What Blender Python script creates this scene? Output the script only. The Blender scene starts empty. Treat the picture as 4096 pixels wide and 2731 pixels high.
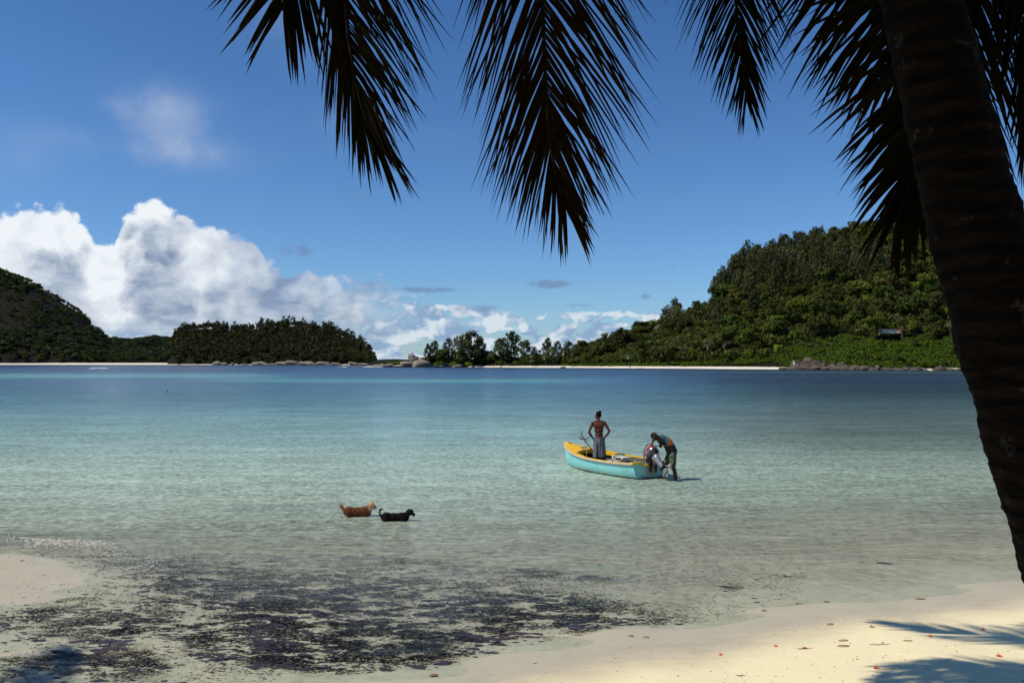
import bpy, bmesh, math, random
import numpy as np
from mathutils import Vector, Matrix, noise as mnoise

R = math.radians
random.seed(7)
RNG = np.random.default_rng(11)
sc = bpy.context.scene
col = sc.collection

# ------------------------------------------------------------------ camera, sun, sky, exposure
F, HZ, CX, CAMZ = 3300.0, 1450.0, 2048.0, 3.4      # focal length in pixels of the 4096 px photograph, horizon row, eye height
cam_d = bpy.data.cameras.new("camera"); cam = bpy.data.objects.new("camera", cam_d); col.objects.link(cam)
cam_d.sensor_width = 36; cam_d.lens = F / 4096 * 36
cam_d.clip_start = 0.05; cam_d.clip_end = 80000
cam.location = (0, 0, CAMZ); cam.rotation_euler = (R(90) + math.atan(84.5 / F), 0, 0)
sc.camera = cam
SUN = Vector((-0.80, -0.20, 1.0)).normalized()
SUN_EL = math.asin(SUN.z); SUN_ROT = math.atan2(SUN.x, SUN.y)
sd = bpy.data.lights.new("sun", 'SUN'); sd.energy = 4.2; sd.angle = R(0.53); sd.color = (1.0, 0.91, 0.76)
so = bpy.data.objects.new("sun", sd); col.objects.link(so); so.rotation_euler = SUN.to_track_quat('Z', 'Y').to_euler()
so.location = (-20, -12, 40)
sc.view_settings.view_transform = 'Standard'; sc.view_settings.look = 'None'
sc.view_settings.exposure = 0.0; sc.view_settings.gamma = 1.0; sc.view_settings.use_curve_mapping = False
sc.cycles.use_denoising = True; sc.cycles.use_adaptive_sampling = True; sc.cycles.adaptive_threshold = 0.03
sc.cycles.max_bounces = 6; sc.cycles.diffuse_bounces = 2; sc.cycles.glossy_bounces = 2; sc.cycles.transparent_max_bounces = 8
sc.cycles.caustics_reflective = False; sc.cycles.caustics_refractive = False


# ------------------------------------------------------------------ node helper
class G:
    """short-hand for building node graphs"""
    def __init__(s, nt):
        s.nt = nt
        for n in list(nt.nodes): nt.nodes.remove(n)
    def n(s, t, **kw):
        nd = s.nt.nodes.new(t)
        for k, v in kw.items(): setattr(nd, k, v)
        return nd
    def put(s, sock, v):
        if isinstance(v, bpy.types.NodeSocket): s.nt.links.new(v, sock)
        elif v is not None: sock.default_value = v
    def m(s, op, a, b=None, c=None, clamp=False):
        nd = s.n('ShaderNodeMath', operation=op, use_clamp=clamp)
        s.put(nd.inputs[0], a); s.put(nd.inputs[1], b); s.put(nd.inputs[2], c)
        return nd.outputs[0]
    def add(s, a, b): return s.m('ADD', a, b)
    def sub(s, a, b): return s.m('SUBTRACT', a, b)
    def mul(s, a, b): return s.m('MULTIPLY', a, b)
    def step(s, x, lo, hi, a=0.0, b=1.0, smooth=True):
        nd = s.n('ShaderNodeMapRange', interpolation_type='SMOOTHSTEP' if smooth else 'LINEAR', clamp=True)
        s.put(nd.inputs[0], x); s.put(nd.inputs[1], lo); s.put(nd.inputs[2], hi); s.put(nd.inputs[3], a); s.put(nd.inputs[4], b)
        return nd.outputs[0]
    def mix(s, f, a, b, blend='MIX'):
        nd = s.n('ShaderNodeMix', data_type='RGBA', blend_type=blend)
        s.put(nd.inputs[0], f)
        for i, v in ((6, a), (7, b)):
            if isinstance(v, tuple) and len(v) == 3: v = (*v, 1)
            s.put(nd.inputs[i], v)
        return nd.outputs[2]
    def xyz(s, x=0.0, y=0.0, z=0.0):
        nd = s.n('ShaderNodeCombineXYZ'); s.put(nd.inputs[0], x); s.put(nd.inputs[1], y); s.put(nd.inputs[2], z); return nd.outputs[0]
    def sep(s, v):
        nd = s.n('ShaderNodeSeparateXYZ'); s.put(nd.inputs[0], v); return nd.outputs
    def map(s, v, scale=(1, 1, 1), loc=(0, 0, 0), rot=(0, 0, 0)):
        nd = s.n('ShaderNodeMapping'); s.put(nd.inputs[0], v); nd.inputs['Scale'].default_value = scale
        nd.inputs['Location'].default_value = loc; nd.inputs['Rotation'].default_value = rot; return nd.outputs[0]
    def noise(s, v, scale, detail=4, rough=0.5, dist=0.0, color=False):
        nd = s.n('ShaderNodeTexNoise'); s.put(nd.inputs['Vector'], v); nd.inputs['Scale'].default_value = scale
        nd.inputs['Detail'].default_value = detail; nd.inputs['Roughness'].default_value = rough; nd.inputs['Distortion'].default_value = dist
        return nd.outputs['Color' if color else 'Fac']
    def voro(s, v, scale, feature='F1', smooth=0.5, rand=1.0):
        nd = s.n('ShaderNodeTexVoronoi', feature=feature); s.put(nd.inputs['Vector'], v); nd.inputs['Scale'].default_value = scale
        if feature == 'SMOOTH_F1': nd.inputs['Smoothness'].default_value = smooth
        nd.inputs['Randomness'].default_value = rand
        return nd.outputs['Distance']
    def noise2(s, v, scale, detail=4, rough=0.5, dist=0.0, color=False):
        o = s.noise(v, scale, min(detail, 6), rough, dist, color); o.node.noise_dimensions = '2D'; return o
    def voro2(s, v, scale, feature='F1', smooth=0.5, rand=1.0):
        o = s.voro(v, scale, feature, smooth, rand); o.node.voronoi_dimensions = '2D'; return o
    def bump(s, h, strength=0.5, dist=0.02, normal=None):
        nd = s.n('ShaderNodeBump'); s.put(nd.inputs['Height'], h); nd.inputs['Strength'].default_value = strength
        nd.inputs['Distance'].default_value = dist; s.put(nd.inputs['Normal'], normal); return nd.outputs[0]
    def pos(s): return s.n('ShaderNodeNewGeometry').outputs['Position']
    def obj(s): return s.n('ShaderNodeTexCoord').outputs['Object']
    def attr(s, name, out='Fac'):
        nd = s.n('ShaderNodeAttribute', attribute_name=name); return nd.outputs[out]
    def rnd(s): return s.n('ShaderNodeObjectInfo').outputs['Random']
    def bsdf(s, color, rough=0.6, spec=0.5, metal=0.0, normal=None, coat=0.0):
        nd = s.n('ShaderNodeBsdfPrincipled')
        if isinstance(color, tuple) and len(color) == 3: color = (*color, 1)
        s.put(nd.inputs['Base Color'], color); s.put(nd.inputs['Roughness'], rough)
        s.put(nd.inputs['Specular IOR Level'], spec); s.put(nd.inputs['Metallic'], metal); s.put(nd.inputs['Normal'], normal)
        nd.inputs['Coat Weight'].default_value = coat
        return nd.outputs[0]
    def out(s, sh): s.nt.links.new(sh, s.n('ShaderNodeOutputMaterial').inputs[0])


def newmat(name):
    m = bpy.data.materials.new(name); m.use_nodes = True
    return m, G(m.node_tree)


# ------------------------------------------------------------------ world: Nishita sky with clouds
w = bpy.data.worlds.new("World"); sc.world = w; w.use_nodes = True
g = G(w.node_tree)
sky = g.n('ShaderNodeTexSky', sky_type='NISHITA', sun_disc=False, sun_elevation=SUN_EL, sun_rotation=SUN_ROT)
sky.altitude = 0; sky.air_density = 1.0; sky.dust_density = 0.2; sky.ozone_density = 3.0
gen = g.n('ShaderNodeTexCoord').outputs['Generated']
dx, dy, dz = g.sep(gen)
az = g.m('ARCTAN2', dx, dy)
el = g.m('ARCSINE', dz)
# deep tropical blue: the plain sky made more saturated, and held back a little as it climbs
elp = g.m('MAXIMUM', el, 0.0)
grade = g.mix(g.step(elp, 0.0, 0.45, smooth=False), (0.62, 0.87, 1.18), (0.42, 0.70, 1.00))
skyc = g.mix(1.0, sky.outputs[0], grade, 'MULTIPLY')
P2 = g.xyz(az, el, 0.0)
wv = g.noise2(P2, 22, 3, 0.55, color=True)
warp = g.n('ShaderNodeVectorMath', operation='MULTIPLY_ADD'); g.put(warp.inputs[0], wv); warp.inputs[1].default_value = (0.022, 0.022, 0); g.put(warp.inputs[2], P2)
PW = warp.outputs[0]


def cloudfield(v, off=(0, 0, 0)):
    """billowy field, larger inside a puff"""
    v = g.map(v, (1, 1.15, 1), off)
    n1 = g.noise2(v, 15, 7, 0.6)
    v1 = g.voro2(v, 26, 'SMOOTH_F1', 0.35)
    v2 = g.voro2(v, 60, 'SMOOTH_F1', 0.3)
    a = g.sub(n1, g.mul(v1, 0.35))
    return g.sub(a, g.mul(v2, 0.20))


f0 = cloudfield(PW)
f1 = cloudfield(PW, (0.012, -0.016, 0))         # the same field a step away from the sun
emb = g.sub(f0, f1)
curve = g.n('ShaderNodeFloatCurve')
pts = [(-.72, .15), (-.66, .165), (-.621, .175), (-.568, .193), (-.536, .184), (-.515, .163), (-.492, .148), (-.474, .184), (-.458, .194),
       (-.436, .197), (-.415, .199), (-.398, .190), (-.367, .157), (-.325, .150), (-.299, .128), (-.262, .112), (-.219, .102), (-.172, .108),
       (-.1455, .090), (-.10, .078), (-.066, .070), (-.03, .060), (.02, .056), (.08, .058), (.14, .062), (.19, .060), (.24, .045), (.3, .05), (.62, .06)]
pts = [(math.atan(a), math.atan(b * math.cos(math.atan(a)))) for a, b in pts]
cm = curve.mapping; c0 = cm.curves[0]
cm.use_clip = True
while len(c0.points) > 2: c0.points.remove(c0.points[1])
c0.points[0].location = (0.0, .10 / .25); c0.points[1].location = (1.0, .05 / .25)
for a, b in pts: c0.points.new((a + .8) / 1.6, b / .25)
cm.update()
g.put(curve.inputs[1], g.m('DIVIDE', g.add(az, .8), 1.6, clamp=True))
H = g.mul(curve.outputs[0], .25)
above = g.sub(H, el)                                            # > 0 below the outline
edge = g.add(above, g.mul(g.sub(f0, 0.27), 0.050))
# the tall bank
left = g.step(az, -0.10, -0.20, 0.0, 1.0)
bank = g.mul(g.step(edge, 0.0, 0.009), left)
gap = g.step(g.add(el, g.mul(g.sub(g.noise2(g.map(PW, (1, 4, 1)), 9, 5, .6), .5), .08)), 0.016, 0.05)
bank = g.mul(g.mul(bank, gap), g.step(az, -0.08, -0.38, .55, 1.0))
# low broken cumulus along the horizon
lowf = cloudfield(g.map(PW, (1, 1.7, 1), (3.1, 0.4, 0)))
lowf1 = cloudfield(g.map(PW, (1, 1.7, 1), (3.112, 0.38, 0)))
low = g.step(g.add(g.sub(lowf, 0.205), g.mul(g.step(above, -0.012, 0.006), 0.21)), 0.17, 0.27)
low = g.mul(low, g.step(above, -0.012, 0.004)); low = g.mul(low, g.step(el, 0.088, 0.066))
# high thin wisps, upper left
wn = g.noise2(g.map(PW, (1, 1.1, 1), (1.7, 2.3, 0)), 7, 7, .6)


def spot(a, e, ra, re, k):
    q = g.add(g.m('POWER', g.m('DIVIDE', g.sub(az, a), ra), 2.0), g.m('POWER', g.m('DIVIDE', g.sub(el, e), re), 2.0))
    return g.mul(g.m('EXPONENT', g.mul(q, -1.0)), k)


def sp(px, py, rx, ry, k):
    u = (px - CX) / F; v = (HZ - py) / F; a = math.atan(u)
    return spot(a, math.atan(v * math.cos(a)), rx / F, ry / F, k)


wmask = None
for a in [(620, 420, 130, 85, .8), (700, 500, 120, 100, .9), (450, 430, 60, 40, .6), (520, 570, 330, 50, .55), (780, 620, 150, 40, .5), (420, 590, 120, 55, .3), (700, 610, 220, 60, .38), (1130, 110, 130, 120, .4), (20, 620, 130, 80, .5),
          (1370, 480, 120, 70, .25), (960, 420, 130, 70, .22), (1810, 545, 120, 40, .15)]:
    s_ = sp(*a); wmask = s_ if wmask is None else g.add(wmask, s_)
wisp = g.mul(g.m('MULTIPLY', wmask, g.mul(g.step(wn, 0.28, 0.78), .75), clamp=True), 0.70)
# small grey scraps above the horizon
gm = None
for a in [(2190, 1135, 80, 17, 1.1), (1430, 785, 50, 30, .5), (2590, 1185, 32, 14, .6), (1190, 1000, 70, 28, .7), (2340, 1222, 80, 12, .6), (2700, 1062, 26, 8, .4),
          (1680, 1158, 150, 12, .9), (1900, 1235, 160, 20, .5)]:
    s_ = sp(*a); gm = s_ if gm is None else g.add(gm, s_)
gscrap = g.step(g.mul(gm, g.step(g.noise2(PW, 45, 5, .6), .25, .65, .35, 1.2)), 0.12, .75, 0, .75)
# shade of the bank: white towers on top, blue-grey body below
rel = g.sub(g.m('DIVIDE', above, 0.066), g.mul(g.sub(g.noise2(PW, 11, 7, .62), .5), 3.4))
lit = g.step(rel, 1.75, .55)
lit = g.mul(lit, g.step(az, -0.25, -0.45, .10, 1.0))
shade = g.add(lit, g.mul(emb, 1.1))
shade = g.m('MAXIMUM', g.m('MINIMUM', shade, 1.0), 0.0)
strk = g.noise2(g.map(PW, (1, 2.6, 1), (5, 1, 0), (0, 0, R(12))), 11, 7, .62)
greyc = g.mix(g.step(strk, .34, .68), (2.2, 3.0, 4.5), (4.9, 5.6, 6.8))
bankc = g.mix(shade, greyc, (8.6, 9.1, 9.5))
lowsh = g.m('ADD', g.mul(g.sub(lowf, lowf1), 4.5), g.step(above, 0.03, 0.0, .22, .62), clamp=True)
lowc = g.mix(lowsh, (2.6, 3.9, 5.9), (7.0, 7.7, 8.4))
c = g.mix(wisp, skyc, (4.4, 5.3, 7.0))
c = g.mix(g.mul(low, .9), c, lowc)
c = g.mix(bank, c, bankc)
c = g.mix(gscrap, c, (1.7, 2.6, 4.4))
bg = g.n('ShaderNodeBackground'); g.put(bg.inputs[0], c); bg.inputs[1].default_value = 0.10
w.cycles.sampling_method = 'MANUAL'; w.cycles.sample_map_resolution = 512
g.nt.links.new(bg.outputs[0], g.n('ShaderNodeOutputWorld').inputs[0])


# ------------------------------------------------------------------ mesh helpers
class MB:
    def __init__(s): s.v = []; s.f = []; s.mi = []
    def addm(s, V, Fs, mi=0):
        b = len(s.v); s.v.extend([tuple(p) for p in V]); s.f.extend([tuple(i + b for i in f) for f in Fs]); s.mi.extend([mi] * len(Fs)); return s
    def tube(s, pts, rad, seg=8, mi=0, cap=True, flat=1.0):
        pts = [Vector(p) for p in pts]; n = len(pts)
        if not hasattr(rad, '__len__'): rad = [rad] * n
        V = []; T0 = None; N = None
        for i, p in enumerate(pts):
            t = (pts[min(i + 1, n - 1)] - pts[max(i - 1, 0)]).normalized()
            if N is None:
                N = t.orthogonal().normalized()
            else:
                N = (N - t * N.dot(t)).normalized()
            B = t.cross(N)
            for k in range(seg):
                a = 2 * math.pi * k / seg
                V.append(p + (N * math.cos(a) + B * math.sin(a) * flat) * rad[i])
        Fs = []
        for i in range(n - 1):
            for k in range(seg):
                a = i * seg + k; b = i * seg + (k + 1) % seg
                Fs.append((a, b, b + seg, a + seg))
        if cap:
            Fs.append(tuple(range(seg - 1, -1, -1))); Fs.append(tuple((n - 1) * seg + k for k in range(seg)))
        return s.addm(V, Fs, mi)
    def box(s, c, d, mi=0, rot=None, bev=0.0):
        x, y, z = (q / 2 for q in d); c = Vector(c)
        if bev <= 0:
            V = [Vector((sx * x, sy * y, sz * z)) for sx in (-1, 1) for sy in (-1, 1) for sz in (-1, 1)]
            Fs = [(0, 1, 3, 2), (4, 6, 7, 5), (0, 4, 5, 1), (2, 3, 7, 6), (0, 2, 6, 4), (1, 5, 7, 3)]
        else:
            bm = bmesh.new(); bmesh.ops.create_cube(bm, size=1)
            for v in bm.verts: v.co = Vector((v.co.x * d[0], v.co.y * d[1], v.co.z * d[2]))
            bmesh.ops.bevel(bm, geom=bm.edges[:], offset=bev, segments=2, profile=.5, affect='EDGES')
            bm.verts.index_update(); V = [v.co.copy() for v in bm.verts]; Fs = [[v.index for v in f.verts] for f in bm.faces]; bm.free()
        if rot is not None: V = [rot @ v for v in V]
        return s.addm([v + c for v in V], Fs, mi)
    def ell(s, c, r, seg=14, rings=9, mi=0, rot=None):
        c = Vector(c); V = []; Fs = []
        for i in range(rings + 1):
            th = math.pi * i / rings
            for k in range(seg):
                a = 2 * math.pi * k / seg
                p = Vector((r[0] * math.sin(th) * math.cos(a), r[1] * math.sin(th) * math.sin(a), r[2] * math.cos(th)))
                V.append((rot @ p if rot is not None else p) + c)
        for i in range(rings):
            for k in range(seg):
                a = i * seg + k; b = i * seg + (k + 1) % seg
                Fs.append((a, a + seg, b + seg, b))
        return s.addm(V, Fs, mi)
    def cap(s, p0, r0, p1, r1):
        """tapered capsule for the fused bodies"""
        p0 = Vector(p0); p1 = Vector(p1); L = (p1 - p0).length; n = max(2, int(L / 0.02))
        s.tube([p0.lerp(p1, i / n) for i in range(n + 1)], [r0 + (r1 - r0) * i / n for i in range(n + 1)], 12)
        s.ell(p0, (r0,) * 3, 12, 8); s.ell(p1, (r1,) * 3, 12, 8); return s
    def build(s, name, mats, parent=None, smooth=True, merge=False):
        me = bpy.data.meshes.new(name); me.from_pydata(s.v, [], s.f)
        mats = mats if isinstance(mats, (list, tuple)) else [mats]
        for m in mats: me.materials.append(m)
        if len(mats) > 1: me.polygons.foreach_set('material_index', s.mi)
        if merge:
            bm = bmesh.new(); bm.from_mesh(me); bmesh.ops.remove_doubles(bm, verts=bm.verts[:], dist=1e-4)
            bmesh.ops.recalc_face_normals(bm, faces=bm.faces[:]); bm.to_mesh(me); bm.free()
        if smooth: me.polygons.foreach_set('use_smooth', [True] * len(me.polygons))
        me.validate(); me.update()
        return link(name, me, parent)


def link(name, me, parent=None):
    o = bpy.data.objects.new(name, me); col.objects.link(o)
    if parent is not None: o.parent = parent
    return o


def mesh_np(name, V, Q, mats, mi=None, smooth=False):
    """fast mesh from arrays; Q is (n,k) faces"""
    V = np.asarray(V, np.float32); Q = np.asarray(Q, np.int32); k = Q.shape[1]
    me = bpy.data.meshes.new(name)
    me.vertices.add(len(V)); me.vertices.foreach_set('co', V.ravel())
    me.loops.add(Q.size); me.loops.foreach_set('vertex_index', Q.ravel())
    me.polygons.add(len(Q)); me.polygons.foreach_set('loop_start', np.arange(len(Q), dtype=np.int32) * k)
    for m in (mats if isinstance(mats, (list, tuple)) else [mats]): me.materials.append(m)
    if mi is not None: me.polygons.foreach_set('material_index', np.asarray(mi, np.int32))
    if smooth: me.polygons.foreach_set('use_smooth', np.ones(len(Q), bool))
    me.update(calc_edges=True); return me


def fuse(mb, name, mat, parent, voxel=0.008, smooth_it=4, disp=None):
    """voxel-fuse a pile of overlapping shapes into one continuous skin"""
    me = bpy.data.meshes.new(name + '_src'); me.from_pydata(mb.v, [], mb.f); me.update()
    o = bpy.data.objects.new('tmp', me); col.objects.link(o)
    m = o.modifiers.new('r', 'REMESH'); m.mode = 'VOXEL'; m.voxel_size = voxel
    s = o.modifiers.new('s', 'SMOOTH'); s.iterations = smooth_it; s.factor = .5
    dg = bpy.context.evaluated_depsgraph_get(); dg.update()
    me2 = bpy.data.meshes.new_from_object(o.evaluated_get(dg)); bpy.data.objects.remove(o); bpy.data.meshes.remove(me)
    me2.name = name; me2.materials.clear(); me2.materials.append(mat)
    if disp:
        for v in me2.vertices: v.co += v.normal * disp(v.co)
    me2.polygons.foreach_set('use_smooth', [True] * len(me2.polygons))
    return link(name, me2, parent)


def tag(o, label=None, cat=None, group=None, kind=None):
    if label: o['label'] = label
    if cat: o['category'] = cat
    if group: o['group'] = group
    if kind: o['kind'] = kind
    return o


def empty(name, loc, rz=0.0):
    o = bpy.data.objects.new(name, None); col.objects.link(o); o.location = loc; o.rotation_euler = (0, 0, rz); o.empty_display_size = .1
    return o


def P(px, py, d):
    return Vector(((px - CX) / F * d, d, CAMZ + (HZ - py) / F * d))


def catmull(pts, n):
    pts = [Vector(p) for p in pts]; q = [pts[0] * 2 - pts[1]] + pts + [pts[-1] * 2 - pts[-2]]; out = []
    for i in range(n):
        t = i / (n - 1) * (len(pts) - 1); k = min(int(t), len(pts) - 2); f = t - k
        a, b, c_, d = q[k:k + 4]
        out.append(0.5 * ((2 * b) + (c_ - a) * f + (2 * a - 5 * b + 4 * c_ - d) * f * f + (3 * b - a - 3 * c_ + d) * f ** 3))
    return out


# ------------------------------------------------------------------ shoreline and ground
SHX = [-60, -30, -12, -5, -2.38, -1.49, -.14, 1.07, 2.44, 4.39, 6.1, 7.9, 12, 30, 60]
SHY = [3.0, 5.2, 7.2, 7.95, 8.52, 8.78, 9.33, 10.02, 10.69, 11.57, 12.2, 12.75, 13.6, 17, 25]


def vnoise(x, y, s=1.0, seed=0):
    """cheap smooth value noise on arrays"""
    x = np.asarray(x) * s + seed * 17.13; y = np.asarray(y) * s - seed * 9.7
    r = 0; a = 1.0; tot = 0
    for o in range(4):
        r = r + a * (np.sin(x * 1.3 + 1.7 * np.sin(y * .9 + o)) * np.cos(y * 1.1 + 1.3 * np.sin(x * .8 - o * 2)))
        tot += a; x = x * 2.03 + 3.1; y = y * 2.03 - 1.7; a *= .5
    return r / tot


def ground(x, y):
    x = np.asarray(x, float); y = np.asarray(y, float)
    ys = np.interp(x, SHX, SHY) + .10 * np.sin(x * 1.9) + .05 * np.sin(x * 4.3 + 1)
    t = (y - ys) * .93
    land = np.maximum(-t, 0); sea = np.maximum(t, 0)
    h = .10 * land + .0085 * land ** 2
    dep = .021 * sea + .0016 * np.maximum(sea - 10, 0) ** 1.6
    dep = np.minimum(dep, 4)
    z = h - dep
    z = z + .18 * np.exp(-((x + 10.2) / 4.2) ** 2 - ((y - 13.8) / 2.0) ** 2) + .05 * np.exp(-((x + 8) / 6) ** 2 - ((y - 11.2) / 2.2) ** 2)
    z = z + np.where(t > 0, .018 * vnoise(x, y, .7, 1) * np.minimum(sea, 1), .012 * vnoise(x, y, 1.1, 2) * np.minimum(land, 1))
    return z


xs = np.concatenate([np.linspace(-70, -15, 50)[:-1], np.linspace(-15, 15, 420), np.linspace(15, 80, 50)[1:]])
ysg = np.concatenate([np.linspace(-14, 5, 60)[:-1], np.linspace(5, 22, 330), np.linspace(22, 110, 120)[1:]])
X, Y = np.meshgrid(xs, ysg); Z = ground(X, Y)
nx, ny = len(xs), len(ysg)
idx = np.arange(nx * ny).reshape(ny, nx)
Q = np.stack([idx[:-1, :-1], idx[:-1, 1:], idx[1:, 1:], idx[1:, :-1]], -1).reshape(-1, 4)

m_sand, g = newmat("coral_sand")
p = g.pos(); z = g.sep(p)[2]
wob = g.mul(g.sub(g.noise(p, .9, 4, .55), .5), .07)
zz = g.add(z, wob)
dry = g.step(zz, 0.055, 0.20)
damp = g.step(zz, 0.0, 0.14)
grain = g.noise(p, 90, 3, .7)
sp1 = g.step(g.noise(p, 38, 2, .5), .66, .74)
wet = g.mix(g.step(g.noise(g.map(p, (1, 3, 1)), 2.0, 5, .6), .3, .7), (0.46, 0.40, 0.285), (0.60, 0.52, 0.375))
under = g.mix(g.noise(p, 1.1, 5, .6), (0.38, 0.36, 0.28), (0.56, 0.53, 0.41))
c1 = g.mix(damp, under, wet)  # under water > damp > dry
c2 = g.mix(dry, c1, (0.90, 0.81, 0.52))
c2 = g.mix(g.mul(sp1, .45), c2, (0.22, .16, .10))
c2 = g.mix(g.mul(g.step(grain, .3, .7), .25), c2, (.33, .28, .2))
bh = g.add(g.mul(g.noise(p, 3.0, 6, .6), .6), g.mul(g.noise(p, 60, 3, .6), .05))
b = g.bump(bh, .55, .05)
rough = g.mix(dry, (.6, .6, .6), (.95, .95, .95))
g.out(g.bsdf(c2, rough, g.step(dry, 0, 1, .16, .08), normal=b))
me = mesh_np("sand_beach", np.stack([X, Y, Z], -1).reshape(-1, 3), Q, m_sand, smooth=True)
beach = tag(link("sand_beach", me), "pale coral sand beach sloping down into the clear shallows", kind='structure')


def gz(x, y): return float(ground(x, y))


# ------------------------------------------------------------------ water
def water_body(x, y):
    d = np.hypot(x, y); px = CX + x / np.maximum(y, 1) * F; py = HZ + CAMZ * F / np.maximum(y, 1)
    L = np.log(np.maximum(y, 5))
    stops = [(2.0, (.36, .33, .26)), (2.7, (.43, .48, .37)), (3.2, (.40, .53, .43)), (3.7, (.27, .45, .44)), (4.3, (.14, .32, .40)), (4.9, (.075, .21, .33)), (5.5, (.045, .145, .26)), (6.1, (.016, .070, .155)), (6.6, (.010, .038, .098)), (8, (.008, .035, .09))]
    ls = [a for a, _ in stops]
    c = np.stack([np.interp(L, ls, [s[1][k] for s in stops]) for k in range(3)], -1)
    # turquoise sandy bands far out (left and middle), darker weed beds on the right
    n = vnoise(x / 60, L * 6, 1, 3)
    def band(pyc, w_, lo, hi, soft=250):
        e = np.exp(-((py - pyc + 2 * n) / w_) ** 2); a = 1 / (1 + np.exp(-(px - lo) / soft * 4)) * 1 / (1 + np.exp((px - hi) / soft * 4)); return e * a
    turq = band(1503, 8, -900, 1100) + .9 * band(1522, 7, 900, 2300, 400) + .6 * band(1490, 3, 2900, 5200)
    c = c + (np.array((.15, .46, .45)) - c) * np.clip(turq * 1.3, 0, .92)[..., None]
    dark = .75 * band(1498, 6, 2300, 5200, 300) + .8 * band(1520, 16, 2700, 5200, 300) + .45 * band(1560, 26, 3000, 5200, 400) + .30 * band(1760, 60, 3200, 5200, 300)
    c = c * (1 - .62 * np.clip(dark, 0, 1))[..., None]
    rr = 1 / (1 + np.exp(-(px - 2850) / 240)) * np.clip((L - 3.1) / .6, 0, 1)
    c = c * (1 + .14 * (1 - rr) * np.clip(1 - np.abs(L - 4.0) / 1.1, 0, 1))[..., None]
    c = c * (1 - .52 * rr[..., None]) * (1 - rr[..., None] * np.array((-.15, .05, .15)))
    st = vnoise(x / 3.0 / np.exp(L - 3), L * 14, 1, 5)
    c = c * (1 + .16 * st * np.clip((L - 2.8), 0, 1))[..., None]
    return np.clip(c, 0, 1)


rows = np.concatenate([np.exp(np.linspace(math.log(5.5), math.log(2500), 760)), [4000, 9000, 20000, 45000]])
ang = np.tan(np.linspace(R(-62), R(62), 260))
WX = rows[:, None] * ang[None, :]; WY = np.repeat(rows[:, None], len(ang), 1)
dep = -ground(WX, WY)
dep = np.where(WY > 100, 4.0, dep)
turb = np.where(WY > 100, 1.0, 1 - np.exp(-(np.maximum(dep, 0) / .17) ** 2))
far = np.clip((np.log(np.maximum(WY, 1)) - 3.3) / .9, 0, 1); turb = np.maximum(turb, far)
WZ = np.zeros_like(WX)
# low swell and small shore wavelet at the sandbar
fr = np.clip((40 - WY) / 20, 0, 1)
WZ += fr * (.004 * np.sin(WY * 5.2 + 1.1 * np.sin(WX * .6) + .3 * WX) + .003 * np.sin(WY * 8.3 - WX * .9))


def wavelet_y(x): return np.interp(x, [-30, -14, -10, -7.7, -6.5, -5.6], [17.5, 16.4, 15.9, 15.35, 14.45, 13.7]) + .07 * np.sin(x * 2.3)


amp = .05 * np.clip((-5.6 - WX) / 2.0, 0, 1) * np.clip((WX + 22) / 4, 0, 1)
WZ += amp * np.exp(-((WY - wavelet_y(WX)) / .22) ** 2)
# swell about to break beside the far foam
sw = .55 * np.exp(-((WY - 415) / 7) ** 2) * np.exp(-((WX + 204) / 20) ** 2)
WZ += sw
ny, nx = WX.shape
idx = np.arange(nx * ny).reshape(ny, nx)
Q = np.stack([idx[:-1, :-1], idx[:-1, 1:], idx[1:, 1:], idx[1:, :-1]], -1).reshape(-1, 4)
m_water, g = newmat("lagoon_water")
p = g.pos()
pm = g.map(p, (1.0, 2.1, 1), rot=(0, 0, R(-9)))
w1 = g.noise(pm, 1.5, 3, .55)
w2 = g.noise(pm, 5.5, 3, .6, .4)
w3 = g.noise(pm, 15, 2, .6)
w4 = g.noise(g.map(p, (.35, .9, 1)), .35, 3, .6)
yd = g.sep(p)[1]
fin = g.step(yd, 60, 8)                        # small capillary ripples only where the water is shallow and near
calm = g.step(g.noise(g.map(p, (.25, 1, 1)), .22, 3, .5), .35, .7, .55, 1.15)
hgt = g.add(g.add(g.mul(w1, .9), g.mul(w2, .42)), g.add(g.mul(w3, g.mul(fin, .16)), g.mul(w4, 1.6)))
hgt = g.mul(hgt, calm)
bn = g.bump(hgt, 1.0, .10)
fr_ = g.n('ShaderNodeFresnel'); fr_.inputs[0].default_value = 1.33; g.put(fr_.inputs[1], bn)
fres = g.mul(fr_.outputs[0], .64)
body = g.attr('body', 'Color'); fres = g.mul(fres, g.step(g.attr('depth'), .0, .05, .35, 1.0))
w5 = g.noise(g.map(p, (1.0, 2.6, 1), rot=(0, 0, R(-7))), 2.6, 6, .78, .6)
w6 = g.noise(g.map(p, (.5, 1.5, 1), rot=(0, 0, R(5))), .5, 5, .7)
w7 = g.noise(g.map(p, (1.0, .85, 1)), 6.5, 3, .75, .3)
ripple_light = g.add(g.add(.22, g.mul(g.step(w5, .36, .66), .68)), g.add(g.mul(g.step(w6, .3, .7), .26), g.mul(g.step(w7, .34, .68), g.mul(g.step(yd, 90, 20), .55))))  # light and dark of ripple lensing, put into the water colour and tint
body2 = g.mix(1.0, body, g.xyz(ripple_light, ripple_light, ripple_light), 'MULTIPLY')
dif = g.n('ShaderNodeBsdfDiffuse'); g.put(dif.inputs[0], body2); g.put(dif.inputs[2], bn)
trn = g.n('ShaderNodeBsdfTransparent'); deep = g.step(g.attr('depth'), .0, .10); rt = g.m('MINIMUM', g.add(g.mul(ripple_light, .62), .40), 1.06); rt = g.sub(1.0, g.mul(g.sub(1.0, rt), g.add(.25, g.mul(deep, .75)))); g.put(trn.inputs[0], g.xyz(g.mul(rt, .96), rt, g.mul(rt, .985)))
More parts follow.
